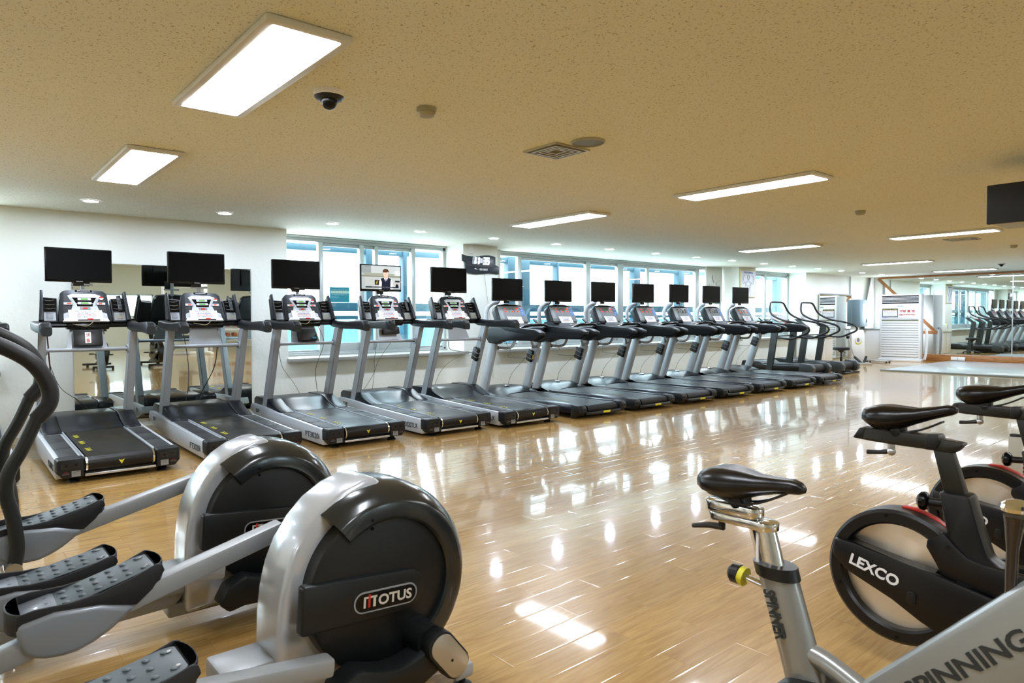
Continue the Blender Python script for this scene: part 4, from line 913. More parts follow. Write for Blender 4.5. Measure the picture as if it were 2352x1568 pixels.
def make_E():
    t = empty('elliptical_trainer', (0, 0, 0)); L = []
    def A(mb, name, m, par=None, sm=35):
        o = mb.build(name, m, par or t, sm)
        if par is None: o.location = -OE
        return o
    cx, cz = 1.11, .42
    # silver shell
    prof = [(.757, .07), (.757, .25), (.762, .36), (.772, .44), (.79, .515), (.82, .587), (.865, .652), (.919, .705), (.985, .745), (1.056, .768), (1.105, .772), (1.12, .755), (1.22, .68), (1.30, .55), (1.33, .42), (1.30, .25), (1.2, .1)]
    A(MB().prism(prof, 1, 2.0, 2.20, .032, seg=4), 'shell', shellsil)
    # drum
    m = MB(); m.lathe([(0, -.157), (.262, -.157), (.272, -.152), (.277, -.14), (.277, .14), (.272, .152), (.262, .157), (0, .157)], (cx, 2.10, cz), 'y', 72); A(m, 'drum', shelldark, None, 30)
    # rear guard: a fat band round the top and back
    m = MB(); rings = []
    for a in range(128, -62, -5):
        ca, sa = math.cos(R(a)), math.sin(R(a)); k = 1
        rings.append([(cx+r_*ca, y, cz+r_*sa) for r_, y in ((.222, 1.948), (.224, 1.932), (.232, 1.925), (.276, 1.925), (.29, 1.930), (.318, 1.965), (.334, 2.01), (.338, 2.06), (.338, 2.14), (.334, 2.19), (.318, 2.235), (.29, 2.27), (.276, 2.275), (.232, 2.275), (.224, 2.268), (.222, 2.252))])
    m.loft(rings); A(m, 'rear_guard', shellring, None, 40)
    m = MB(); m.cyl((1.045, 1.923, .655), (1.045, 1.93, .655), .005, n=10); m.cyl((1.045, 1.923, .628), (1.045, 1.93, .628), .005, n=10); A(m, 'screw_hole', gblack)
    # raised band with the plate
    Mb = frame_mat((1.04, 1.9245, .405), (1, 0, -.07), (0, 0, 1))
    bandp = [(-.225, -.075), (-.235, -.07), (-.235, .07), (-.225, .075), (.13, .068)]+[(.13+.068*math.cos(R(a)), .068*math.sin(R(a))) for a in range(75, -76, -15)]+[(.13, -.068)]
    A(MB().prism(bandp, 2, -.04, .0, .006, Mb), 'name_band', shelldark)
    Mp = frame_mat((1.09, 1.9235, .392), (1, 0, -.07), (0, 0, 1))
    A(MB().prism(rrect(.232, .068, .033, 8), 2, 0, .002, 0, Mp), 'plate_rim', tgrey); A(MB().prism(rrect(.222, .058, .028, 8), 2, .0021, .003, 0, Mp), 'name_plate', gblack)
    o = text('lettering', 'OTUS', Mp @ Matrix.Translation((.032, 0, .0042)), .125, .034, mat('letter_silver', 'D8D6CE', .35, .3), None, off=.025, th=.0005); o.parent = t; o.location = -OE
    m = MB(); m.box((-.083, -.017, .0032), (-.076, .017, .0044), M=Mp); m.box((-.083, .012, .0032), (-.036, .018, .0044), M=Mp); m.box((-.049, -.017, .0032), (-.040, .017, .0044), M=Mp); o = m.build('letter_mark', MATS['letter_silver'], t); o.location = -OE
    m = MB(); m.box((-.067, -.017, .0032), (-.060, .024, .0048), M=Mp); o = m.build('red_letter_bar', red, t); o.location = -OE
    # arms
    def bar(p0, p1, y0, y1, h_):
        d = Vector((p1[0]-p0[0], p1[1]-p0[1])).normalized(); n = Vector((-d.y, d.x))*h_/2
        return [(p0[0]+n.x, p0[1]+n.y), (p1[0]+n.x, p1[1]+n.y), (p1[0]-n.x, p1[1]-n.y), (p0[0]-n.x, p0[1]-n.y)], y0, y1
    pl, a, b = bar((-.12, .285), (.92, .553), 2.335, 2.40, .062); A(MB().prism(pl, 1, a, b, .010), 'pedal_arm', armsil)
    pl, a, b = bar((-.1, .40), (.868, .269), 1.835, 1.90, .055); A(MB().prism(pl, 1, a, b, .010), 'pedal_arm', armsil)
    # far end of the upper arm: crank
    m = MB(); m.prism([(.91, .54), (.91, .58), (.96, .60), (1.15, .46), (1.13, .39), (1.07, .39)], 1, 2.28, 2.335, .01); A(m, 'crank', shelldark)
    # curved dark guard, hub, crank and its silver cap on the near side
    g = [(.84, .14), (.875, .204), (.935, .228), (.954, .232), (1.008, .212), (1.06, .198), (1.109, .196), (1.16, .208), (1.22, .235), (1.26, .19), (1.235, .14), (1.17, .112), (1.08, .105), (1.0, .108), (.94, .112), (.88, .10)]
    A(MB().prism(g, 1, 1.826, 1.925, .012), 'arm_guard', shelldark)
    m = MB(); m.cyl((1.215, 1.945, .235), (1.215, 1.855, .235), .056, .05, n=28); A(m, 'hub', shelldark)
    Mc = frame_mat((1.257, 1.81, .190), (.55, 0, -.70), (.70, 0, .55))
    A(MB().prism(rrect(.195, .104, .05, 8), 2, -.045, .006, .008, Mc), 'crank', shelldark)
    o = MB().prism(rrect(.178, .088, .042, 8), 2, .006, .012, .003, Mc).build('crank_cap', mat('satin_champagne', 'B9B3A4', .3, .6), t); o.location = -OE
    o = MB().cyl(Mc @ Vector((.015, -.005, .0115)), Mc @ Vector((.015, -.005, .0128)), .005, n=10).build('cap_screw', gblack, t); o.location = -OE
    # base
    m = MB(); m.prism([(-1.0, .05), (-1.0, .12), (.70, .20), (.78, .245), (.78, .16), (.72, .10)], 1, 2.04, 2.16, .012); m.box((.7, 2.05, .05), (1.40, 2.15, .11), .012); A(m, 'base_rail', armsil)
    m = MB(); m.box((.60, 2.02, .155), (.765, 2.18, .262), .012); A(m, 'rail_sleeve', armsil)
    m = MB(); m.box((1.32, 1.86, .05), (1.40, 2.34, .10), .012); m.box((-1.0, 1.8, .04), (-.92, 2.4, .09), .012); A(m, 'stabilizer', silver2)
    for x_, y_ in ((1.375, 1.90), (1.375, 2.31), (-.96, 1.85), (-.96, 2.35)):
        A(MB().lathe([(0, 0), (.034, 0), (.034, .014), (.022, .02), (.012, .024), (.012, .06)], (x_, y_, 0)), 'levelling_foot', rubber)
    # mast, console, moving handles (beyond the left edge)
    m = MB(); m.tube([(-.85, 2.1, .1), (-.80, 2.1, .7), (-.66, 2.1, 1.25)], .045, 16, 4); A(m, 'mast', silver)
    A(MB().box((-.18, -.15, -.02), (.18, .15, .02), .01, frame_mat((-.63, 2.1, 1.33), (0, -1, 0), (-.5, 0, 1))), 'console', dark2)
    for s in (-1, 1):
        A(MB().tube([(-.75, 2.1+s*.27, .38), (-.70, 2.1+s*.27, .9), (-.50, 2.1+s*.25, 1.2), (-.42, 2.1+s*.24, 1.4), (-.50, 2.1+s*.23, 1.55)], .019, 12, 6), 'moving_handle', grip)
        A(MB().cyl((-.75, 2.1, .38), (-.75, 2.1+s*.29, .38), .03), 'pivot', dark)
    # pedals: far one higher, near one lower and flatter
    pedal(t, 0); pedal(t, -.605, -.065, -.052, 4.5)
    return t
e1 = make_E(); e1.location = OE
tag(e1, 'elliptical trainer nearest the camera, its round dark drum with the silver name plate fully visible', 'elliptical trainer', 'elliptical trainers side by side')
e2 = copy_tree(e1); e2.location = OE+Vector((0, 1.0, 0)); tag(e2, 'second elliptical trainer, its drum partly hidden behind the nearest one', 'elliptical trainer', 'elliptical trainers side by side')
# ---- the machine with foam handles at the left edge
t = empty('cross_trainer', (.2, 3.58, 0), 0, 'cross trainer at the left edge showing only its two curved black foam-gripped handles', 'cross trainer')
OC = Vector((.2, 3.58, 0))
H1 = [(-.25, 3.32, 1.30), (-.02, 3.32, 1.275), (.14, 3.31, 1.225), (.27, 3.30, 1.145), (.33, 3.3, 1.05), (.335, 3.3, .97), (.29, 3.3, .905)]
def handle(dy, dx, dz):
    q = [(x+dx-.2, y+dy-3.58, z+dz) for x, y, z in H1]
    m = MB().tube([(x, y, z) for x, y, z in q], .031, 16, 8); h = m.build('foam_grip', grip, t)
    lo = [(.292, 3.3, .91), (.245, 3.3, .80), (.195, 3.3, .70), (.186, 3.3, .62), (.205, 3.3, .52), (.215, 3.3, .40), (.20, 3.3, .30)]
    MB().tube([(x+dx-.2, y+dy-3.58, z+dz) for x, y, z in lo], .026, 16, 8).build('moving_arm', greytube, t)
handle(0, 0, 0); handle(.50, .02, .04)
m = MB(); m.tube([(0, -.32, .32), (0, .32, .32)], .03, 14, 0); m.build('pivot_axle', chrome, t)
m = MB(); m.box((-.03, -.03, .04), (.03, .03, .32), .008); m.build('pivot_post', chrome, t)
m = MB(); m.box((-1.5, -.06, .03), (.06, .06, .11), .01); m.box((-.04, -.3, .02), (.06, .3, .08), .01); m.build('base_rail', greytube, t)
m = MB(); [m.cyl((.01, y, 0), (.01, y, .03), .03) for y in (-.27, .27)]; [m.cyl((-1.45, y, 0), (-1.45, y, .04), .03) for y in (-.03, .03)]; m.build('levelling_foot', rubber, t)
MB().prism(ell(-1.2, .40, .36, .38, n=40), 1, -.12, .12, .03).build('drive_housing', shelldark, t)
MB().tube([(-.10, 0, .08), (-.16, 0, .8), (-.28, 0, 1.30)], .04, 14, 4).build('mast', greytube, t)
MB().box((-.5, -.16, 1.24), (-.2, .16, 1.30), .02).build('console', dark2, t)

# ================================================================ spin bikes
leather = mat('saddle_leather', '09080A', .3, 0, spec=.45, bump=.08, bscale=150)
def saddle(par, x, dy, dz, s=1, rise=0):
    st = [(1.162, .030, .838, .806), (1.150, .062, .853, .789), (1.120, .084, .865, .774), (1.08, .086, .870, .771), (1.03, .070, .866, .779), (.985, .046, .859, .797), (.93, .033, .860, .813), (.89, .029, .862, .82), (.868, .022, .857, .823), (.855, .010, .846, .829)]
    rings = []
    for i, (y, hw, zt_, zb_) in enumerate(st):
        if rise: zt_ += rise*(1.1-y)**2*4; zb_ += rise*(1.1-y)**2*4
        c = (zt_+zb_)/2; h_ = (zt_-zb_)/2; r_ = []
        for k in range(24):
            a = 2*math.pi*k/24; cs, sn = math.cos(a), math.sin(a)
            yy = y; dip = -.008*math.exp(-(cs/.25)**2)*(sn > 0)*min(1, hw/.05)
            r_.append((x+hw*cs*(1 if sn > -.3 else .8), yy*1+dy, c+h_*(abs(sn)**.8)*(1 if sn > 0 else -1)+dip+dz))
        rings.append(r_)
    m = MB(); m.loft(rings); sd = m.build('saddle', leather, par, 60)
    m = MB(); m.box((x-.022, 1.02+dy, .752+dz), (x+.022, 1.075+dy, .80+dz), .006); m.cyl((x-.03, 1.045+dy, .772+dz), (x+.03, 1.045+dy, .772+dz), .018, n=16)
    m.build('saddle_clamp', sblack, par)
    m = MB(); [m.tube([(x+s_*.03, 1.12+dy, .785+dz), (x+s_*.028, 1.04+dy, .768+dz), (x+s_*.02, .97+dy, .785+dz), (x+s_*.01, .90+dy, .822+dz)], .0035, 8, 5) for s_ in (-1, 1)]; m.build('saddle_rail', sblack, par)
    return sd
silb = mat('bike_silver', '929593', .3, .45, coat=.4)
sb = empty('spin_bike', (1.75, .6, 0), 0, 'silver spin bike at the lower right with black lettering on post and frame', 'spin bike')
OS = Vector((-1.75, -.6, 0))
class PF(object): pass
root = empty('frame', (0, 0, 0)); root.parent = sb; root.location = OS
bpy.data.objects.remove(root)
def SBp(mb, name, m, sm=35):
    o = mb.build(name, m, sb, sm); o.location = OS; return o
_sv = saddle(sb, 1.75, 0, 0); 
for c in sb.children: c.location = OS
x = 1.75
SBp(MB().prism([(x+.03*math.cos(R(a)), 1.125+.03*math.sin(R(a))) for a in range(0, 181, 15)]+[(x+.03*math.cos(R(a)), 1.005+.03*math.sin(R(a))) for a in range(180, 361, 15)], 2, .731, .762, .003), 'seat_slider', chrome)
SBp(MB().prism([(x+.034*math.cos(R(a)), 1.11+.034*math.sin(R(a))) for a in range(0, 181, 15)]+[(x+.034*math.cos(R(a)), .965+.034*math.sin(R(a))) for a in range(180, 361, 15)], 2, .706, .730, .003), 'seat_plate', chrome)
m = MB(); m.cyl((x, 1.105, .715), (x, 1.105, .675), .010, n=12); m.tube([(x, 1.10, .682), (x, 1.15, .676), (x, 1.205, .662)], [.011, .009, .007], 8, 4); SBp(m, 'seat_lever', sblack)
def obl(cy, cz, wy, wx, n=16): return [(x+wx*math.cos(2*math.pi*k/n), cy+wy*math.sin(2*math.pi*k/n), cz+.0*math.sin(2*math.pi*k/n)) for k in range(n)]
SBp(MB().loft([obl(.977, .708, .040, .027), obl(.945, .59, .040, .027)]), 'seat_post', chrome)
MB_ = MB(); MB_.box((1.7215, .972, .60), (1.7225, .980, .70)); o = SBp(MB_, 'height_scale', twhite)
SBp(MB().loft([obl(.938, .618, .062, .046), obl(.929, .585, .062, .046)]), 'seat_collar', sblack)
SBp(MB().loft([obl(.931, .592, .056, .041), obl(.866, .385, .056, .041), obl(.79, .12, .056, .041)]), 'seat_tube', silb)
m = MB(); m.cyl((x, .975, .545), (x, 1.03, .553), .011, n=12); SBp(m, 'knob_stem', chrome)
SBp(MB().cyl((x, 1.027, .553), (x, 1.043, .5555), .027, n=20), 'knob_ring', yellow)
SBp(MB().lathe([(0, .036), (.018, .034), (.027, .024), (.028, .0), (0, 0)], (0, 0, 0), 'z', 20, Matrix.Translation((x, 1.043, .5555)) @ Matrix.Rotation(R(-90), 4, 'X')), 'pop_pin_knob', sblack)
o = text('seat_tube_lettering', 'SPINNER', frame_mat((1.7075, .915, .495), (0, -.30, -1), (0, -1, .30)), .132, .034, tdark, sb, off=.03, shear=.18, th=.0012); o.location = OS
# beam
bd = Vector((0, -.68, .735)).normalized(); bn = Vector((0, .735, .68))
def bp_(s, h_, dx): v = Vector((x+dx, .688, .398))+bd*s-bn*h_; return tuple(v)
m = MB()
def sect(s, w2=.037, hh=.19): return [bp_(s, 0.0, -w2+.018), bp_(s, .006, -w2+.006), bp_(s, .018, -w2), bp_(s, hh-.018, -w2), bp_(s, hh, -w2+.018), bp_(s, hh, w2-.018), bp_(s, hh-.018, w2), bp_(s, .018, w2), bp_(s, .006, w2-.006), bp_(s, 0.0, w2-.018)]
m.loft([sect(-.16, hh=.14), sect(0), sect(.3), sect(.55, .037, .19), sect(.75, .037, .15)]); SBp(m, 'main_beam', silb)
o = text('beam_lettering', 'SPINNING', frame_mat((1.7125, .475, .523), (0, -.165, .157), (0, .157, .165)), .315, .043, tdark, sb, off=.025, th=.0012); o.location = OS
SBp(MB().tube([(x, .87, .405), (x, .80, .395), (x, .70, .355), (x, .64, .33)], .028, 16, 5), 'joint_tube', silb)
m = MB(); m.cyl((x-.075, .83, .245), (x+.075, .83, .245), .10, n=36); SBp(m, 'chain_guard', sblack)
m = MB(); m.box((x-.10, .84, .235), (x-.085, .66, .255), .004); m.box((x-.19, .62, .235), (x-.10, .70, .26), .006); SBp(m, 'pedal_crank', sblack)
m = MB(); m.box((x+.085, .82, .08), (x+.10, .84, .255), .004); m.box((x+.10, .79, .065), (x+.19, .87, .09), .006); SBp(m, 'pedal_crank', sblack)
m = MB(); m.lathe([(0, -.03), (.20, -.03), (.225, -.024), (.225, .024), (.20, .03), (0, .03)], (x, .20, .29), 'x', 48); SBp(m, 'flywheel', steel)
m = MB(); m.prism([(.78, .18), (.80, .30), (.2, .33), (.2, .24)], 0, x+.05, x+.075, .01); m.prism([(.3, .6), (.36, .62), (.24, .28), (.18, .28)], 0, x-.06, x-.045, .004); m.prism([(.3, .6), (.36, .62), (.24, .28), (.18, .28)], 0, x+.045, x+.06, .004); SBp(m, 'fork', silb)
m = MB(); m.box((x-.25, 1.02, .03), (x+.25, 1.09, .08), .012); m.box((x-.25, .0, .03), (x+.25, .07, .08), .012); m.prism([(.0, .05), (.02, .09), (.78, .16), (1.05, .09), (1.05, .04), (.78, .10)], 0, x-.03, x+.03, .008); SBp(m, 'base_frame', silb)
m = MB(); [m.cyl((x+a*.22, b, 0), (x+a*.22, b, .035), .022) for a in (-1, 1) for b in (1.055, .035)]; SBp(m, 'levelling_foot', rubber)
m = MB(); m.tube([(x, .40, .70), (x, .398, .80), (x, .395, .87)], [.011, .012, .022], 12, 5); SBp(m, 'resistance_stem', mat('smoked_brown', '3A322A', .2, .2))
m = MB(); m.lathe([(.0, .022), (.014, .02), (.026, .012), (.029, .004), (.026, -.004), (.012, -.010), (0, -.010)], (x, .394, .885), n=28); SBp(m, 'resistance_knob', chrome)
m = MB(); m.tube([(x, .20, .80), (x, .12, 1.0)], .03, 14, 0); m.tube([(x-.22, .02, 1.04), (x-.2, .14, 1.02), (x, .15, 1.0), (x+.2, .14, 1.02), (x+.22, .02, 1.04)], .017, 12, 6); SBp(m, 'handlebar', sblack)

# black bikes
bikeblk = mat('bike_black', '09090B', .34, 0, spec=.45); bikegreen = mat('rail_olive', '17170F', .38, 0)
disc = mat('flywheel_steel', 'EDE4D6', .3, 1.0, aniso=.9)
disc.node_tree.nodes['Principled BSDF'].inputs['Anisotropic Rotation'].default_value = .25
_nt = disc.node_tree; _tg = _nt.nodes.new('ShaderNodeTangent'); _tg.direction_type = 'RADIAL'; _tg.axis = 'X'; _nt.links.new(_tg.outputs[0], _nt.nodes['Principled BSDF'].inputs['Tangent'])
def make_BB():
    t = empty('spin_bike', (0, 0, 0)); OB = Vector((-2.68, -.95, 0)); X = 2.68
    def A(mb, name, m, par=None, sm=35):
        o = mb.build(name, m, par or t, sm)
        if par is None: o.location = OB
        return o
    cy, cz = .945, .353
    # flywheel turns about x through (cy, cz)
    fw = MB().lathe([(0, -.012), (.205, -.012), (.21, -.009), (.21, .009), (.205, .012), (0, .012)], (0, 0, 0), 'x', 64).build('flywheel', disc, t, 30); fw.location = OB+Vector((X, cy, cz))
    for s in (-1, 1):
        pr = [(.192, s*.014), (.192, s*.052), (.200, s*.058), (.236, s*.056), (.243, s*.046), (.243, s*.0)]
        m = MB(); m.lathe([(.19, s*.014), (.19, s*.045), (.198, s*.054), (.232, s*.054), (.243, s*.044), (.243, 0), (.2, 0)], (X, cy, cz), 'x', 64)
        rg = A(m, 'wheel_shroud', bikeblk)
        arm = [(1.172, .43), (1.16, .45), (1.087, .448), (.955, .424), (.81, .404), (.65, .371), (.45, .33), (.30, .30), (.30, .21), (.45, .18), (.65, .17), (.80, .198), (.859, .222), (.953, .273), (1.113, .336), (1.166, .384)]
        arm = arm[1:]
        A(MB().prism(arm, 0, X+s*.046, X+s*.072, .008), 'belt_cover', bikeblk)
        # ledge of the cover under the window
        A(MB().prism([(1.12, .448), (.96, .424), (.82, .404), (.82, .396), (.96, .414), (1.12, .438)], 0, X+s*.015, X+s*.05, .0), 'cover_ledge', dark)
        top = [(.80, .555), (.759, .513), (.722, .482), (.676, .472), (.50, .465), (.30, .50), (.30, .30), (.50, .33), (.65, .371), (.80, .40), (.82, .44), (.85, .49), (.845, .52)]
        A(MB().prism(top, 0, X+s*.03, X+s*.054, .008), 'frame_shell', bikeblk)
        m = MB(); [m.cyl((X+s*.053, a, b), (X+s*.0585, a, b), .006, n=10) for a, b in ((.981, .572), (1.150, .413), (1.143, .278), (.940, .133), (.78, .505))]; A(m, 'bolt', gblack)
        m = MB(); m.prism(rrect(.03, .05, .013, cx=.885, cy=.30), 0, X+s*.071, X+s*.077, .002); A(m, 'cover_plug', sblack)
    o = text('lettering', 'LEXCO', frame_mat((X-.0735, 1.012, .366), (0, -1, -.265), (0, -.12, 1)), .175, .042, twhite, None, off=.03, th=.001); o.parent = t; o.location = OB
    A(MB().prism([(.95, .601), (.90, .600), (.84, .578), (.80, .552), (.79, .536), (.84, .568), (.90, .590), (.95, .595)], 0, X+.012, X+.040, .001), 'red_stripe', red)
    col = [(.818, .69), (.722, .69), (.69, .571), (.664, .49), (.62, .46), (.60, .40), (.82, .42), (.80, .50), (.79, .547)]
    A(MB().prism(col, 0, X-.042, X+.042, .012), 'seat_column', bikeblk)
    A(MB().prism([(.842, .83), (.782, .83), (.732, .66), (.80, .66)], 0, X-.022, X+.022, .006), 'seat_post', bikegreen)
    m = MB(); m.prism([(1.113, .838), (1.108, .848), (1.088, .880), (1.06, .882), (.826, .879), (.826, .828), (.905, .829), (1.034, .832)], 0, X-.03, X+.03, .006); A(m, 'seat_slider', bikegreen)
    A(MB().prism([(1.113, .838), (1.088, .880), (1.062, .883), (1.074, .836)], 0, X-.032, X+.032, .006), 'slider_cap', sblack); m = MB(); m.prism([(.86, .884), (.822, .884), (.815, .862), (.832, .828), (.865, .828)], 0, X-.032, X+.032, .005); A(m, 'slider_cap', sblack)
    A(MB().prism([(.83, .872), (.752, .863), (.748, .857), (.758, .845), (.772, .828), (.85, .828)], 0, X-.026, X+.026, .004), 'seat_plate', bikegreen)
    m = MB(); m.cyl((X, .985, .832), (X, .985, .805), .013, n=14); m.sph((X, .985, .80), .016, n=12); A(m, 'lever_stud', steel)
    m = MB(); m.tube([(X, .985, .80), (X-.01, 1.03, .792), (X-.01, 1.065, .788)], [.010, .008, .009], 8, 4); A(m, 'seat_lever', sblack)
    k = len(t.children); saddle(t, X, -.083, .107, rise=.12)
    for c in list(t.children)[0:]:
        if c.name.startswith('saddle'): c.location = OB
    m = MB(); m.cyl((X, .80, .642), (X, .865, .638), .015, n=14); A(m, 'knob_stem', sblack)
    A(MB().lathe([(0, .04), (.02, .038), (.032, .028), (.034, .016), (.028, .006), (.018, 0), (0, 0)], (0, 0, 0), 'z', 20, Matrix.Translation((X, .855, .638)) @ Matrix.Rotation(R(-90), 4, 'X')), 'adjust_knob', gblack)
    # front of the bike (outside the picture at the right)
    m = MB(); m.prism([(.50, .33), (.50, .465), (.30, .50), (.16, .66), (.06, .90), (.12, .92), (.24, .70), (.36, .42), (.30, .30)], 0, X-.04, X+.04, .012); A(m, 'front_frame', bikeblk)
    m = MB(); m.tube([(X, .10, .90), (X, .06, 1.06)], .026, 14, 0); m.tube([(X-.22, .24, 1.12), (X-.22, .0, 1.10), (X-.15, .05, 1.07), (X+.15, .05, 1.07), (X+.22, .0, 1.10), (X+.22, .24, 1.12)], .017, 12, 6); A(m, 'handlebar', rubber)
    m = MB(); m.cyl((X-.09, .58, .31), (X, .58, .31), .03, n=20); m.box((X-.105, .41, .30), (X-.09, .59, .32), .004); m.box((X-.20, .37, .30), (X-.105, .46, .325), .008); A(m, 'pedal_crank', sblack)
    m = MB(); m.cyl((X, .58, .31), (X+.09, .58, .31), .03, n=20); m.box((X+.09, .57, .30), (X+.105, .75, .32), .004); m.box((X+.105, .70, .30), (X+.20, .79, .325), .008); A(m, 'pedal_crank', sblack)
    m = MB(); m.box((X-.2, .80, .035), (X+.2, .87, .08), .015); m.box((X-.28, .02, .035), (X+.28, .09, .08), .015); m.prism([(.03, .05), (.03, .09), (.45, .22), (.62, .20), (.87, .09), (.87, .045), (.6, .12)], 0, X-.03, X+.03, .01); A(m, 'base_frame', bikeblk)
    m = MB(); [m.cyl((X+a*.18, b, 0), (X+a*.18, b, .04), .024) for a in (-1, 1) for b in (.835, .055)]; A(m, 'levelling_foot', rubber)
    return t
b1 = make_BB(); b1.location = (2.68, .95, 0); tag(b1, 'black spin bike with its whole rear wheel and white lettering visible', 'spin bike', 'black spin bikes in a row')
b2 = copy_tree(b1); b2.location = (3.75, .955, .0); tag(b2, 'farther black spin bike cut off by the right edge', 'spin bike', 'black spin bikes in a row')
# ================================================================ the far end
# standing air conditioner, facing the camera
ac = empty('air_conditioner', (21.12, 7.58, 0), 0, 'tall white floor-standing air conditioner with louvres and Korean notices on its front', 'air conditioner')
acw = mat('ac_white', 'EEF1F4', .35)
MA = frame_mat((0, 0, 0), (.175, -.984, 0), (0, 0, 1))   # local x along the front, y up, z out of the front
def AP(poly, z0, z1, bev=0): return MB().prism(poly, 2, z0, z1, bev, MA)
MB().box((-.53, 0, -.5), (.53, .07, .05), .01, MA).build('base_plinth', acw, ac)
MB().box((-.50, .07, -.48), (.50, 1.87, 0), .02, MA).build('cabinet', acw, ac)
MB().box((-.45, 1.61, -.01), (.45, 1.83, .003), 0, MA).build('outlet', mat('void_black', '030303', .9, spec=0), ac)
m = MB(); [m.box((-.45, 1.644+.036*k, .0), (.45, 1.658+.036*k, .005), .001, MA) for k in range(5)]; m.build('outlet_louvre', acw, ac)
MB().box((-.45, .12, -.01), (.45, 1.16, .0025), 0, MA).build('intake', mat('intake_grey', '7C8468', .6), ac)
m = MB(); [m.box((-.45, .135+.0665*k, .0), (.45, .19+.0665*k, .014), .003, MA) for k in range(15)]; m.build('intake_slat', acw, ac)
MB().box((-.45, 1.16, .0), (.45, 1.60, .010), .003, MA).build('front_panel', acw, ac)
MB().box((-.08, 1.525, .010), (.08, 1.56, .013), .001, MA).build('display', mat('lcd_grey', 'B9C6C0', .3), ac)
m = MB(); [m.box((-.08+.03*k, 1.505, .010), (-.068+.03*k, 1.511, .012), 0, MA) for k in range(6)]; m.box((-.41, 1.548, .010), (-.395, 1.562, .012), 0, MA); m.build('indicator', tdark, ac)
nt_ = empty('notice', (0, 0, 0)); nt_.parent = ac
MB().box((-.435, 1.235, .0102), (-.05, 1.475, .013), 0, MA).build('notice_border', mat('border_black', '2A2D33', .5), nt_, 0)
MB().box((-.42, 1.255, .0131), (-.065, 1.43, .0138), 0, MA).build('notice_sheet', paper, nt_, 0)
m = MB(); m.box((-.435, 1.228, .0131), (-.30, 1.24, .014), 0, MA); m.build('blue_edge', blue, nt_, 0)
MT = lambda x_, y_: MA @ Matrix.Translation((x_, y_, .0148))
join_text('notice_lettering', [('에어컨 이용 고객님!', MT(-.243, 1.453), .34, .030, mat('text_yellow', 'D8E23A', .5)), ('관계자 외 조작금지', MT(-.243, 1.405), .33, .036, tred), ('위 사항은 이용에 참고바라며 고객님께서는', MT(-.243, 1.358), .33, .018, tblue),
          ('적극 협조 부탁 드립니다', MT(-.243, 1.322), .20, .018, tblue), ('적정 실내온도 유지를 위하여 문을 닫아주시기 바랍니다', MT(-.243, 1.285), .32, .018, tgrey)], nt_)
m = MB(); m.box((-.03, 1.23, .0102), (.37, 1.478, .012), 0, MA); m.build('white_sheet', paper, nt_, 0)
text('big_lettering', '냉방 중 엔', MT(.175, 1.40), .36, .066, tred, nt_, off=.035, th=.001); text('small_lettering', '문을 꼭 닫아주세요!', MT(.175, 1.30), .38, .034, tred, nt_, off=.02, th=.001)
m = MB(); m.box((.29, 1.18, .014), (.43, 1.235, .02), .003, MA); m.build('key_cover', acw, ac)
m = MB(); m.tube([MA @ Vector((.53, .9, -.3)), MA @ Vector((.60, .86, -.3)), MA @ Vector((.60, .3, -.3)), MA @ Vector((.56, .05, -.3))], .035, 10, 5); m.build('pipe_cover', acw, ac)

ac.scale = (1.035,)*3
# electric box on the wall
t = empty('electric_box', (21.02, 8.80, 1.0), 0, 'grey electric distribution box with a red and white notice, on the far wall', 'electric box')
ebm = mat('box_bluegrey', '7C949E', .45)
MB().box((-.30, -.26, 0), (.28, 0, .80), .006).build('housing', ebm, t)
MB().box((-.28, -.27, .02), (.26, -.258, .78), .003).build('door', ebm, t)
MB().box((-.08, -.273, .42), (.2, -.2705, .68)).build('notice', paper, t, 0); MB().box((-.05, -.275, .62), (.17, -.2732, .66)).build('red_mark', red, t, 0)
MB().box((.19, -.29, .12), (.22, -.27, .22), .004).build('handle', chrome, t)
# two white belt machines with round badge
def massager(x, y, label):
    t = empty('exercise_machine', (x, y, 0), R(-52), label, 'exercise machine', 'white exercise machines by the far wall')
    prof = [(.0, 0), (.0, .75), (.05, .87), (.14, .93), (.26, .93), (.34, .88), (.36, .0)]
    MB().prism(prof, 0, -.17, .17, .02).build('cabinet', white, t)
    MB().prism(ell(0, .62, .085, .10, n=24), 1, -.003, -.006).build('badge', stain, t, 0)
    MB().prism(ell(0, .64, .07, .085, n=24), 1, -.006, -.008).build('badge_centre', white, t, 0)
    MB().prism(ell(0, .655, .035, .06, n=20), 1, -.008, -.010).build('badge_figure', tgrey, t, 0)
    m = MB(); m.tube([(-.28, -.10, .72), (-.20, -.14, .40), (-.12, -.18, .16)], .018, 8, 2); m.build('lever', steel, t)
    MB().sph((-.29, -.10, .74), .05, (1, 1, 1.1), 12).build('grip', sblack, t)
    m = MB(); m.tube([(-.14, -.17, .20), (.02, -.30, .02)], .035, 8, 0); m.tube([(.16, -.17, .20), (.06, -.30, .02)], .035, 8, 0); m.build('sleeve', sblack, t)
    MB().box((-.2, -.55, .0), (.2, -.02, .05), .006).build('foot_plate', steel, t)
massager(19.35, 8.0, 'white exercise machine with a round badge and black grip, by the electric box'); 
t = empty('foot_platform', (20.6, 7.9, 0), R(8), 'low silver foot platform on the floor left of the air conditioner', 'platform')
MB().box((-.45, -.3, .03), (.0, .3, .07), .008).build('top', steel, t); m = MB(); [m.cyl((a, b, 0), (a, b, .03), .025) for a in (-.4, -.05) for b in (-.25, .25)]; m.build('foot', rubber, t)
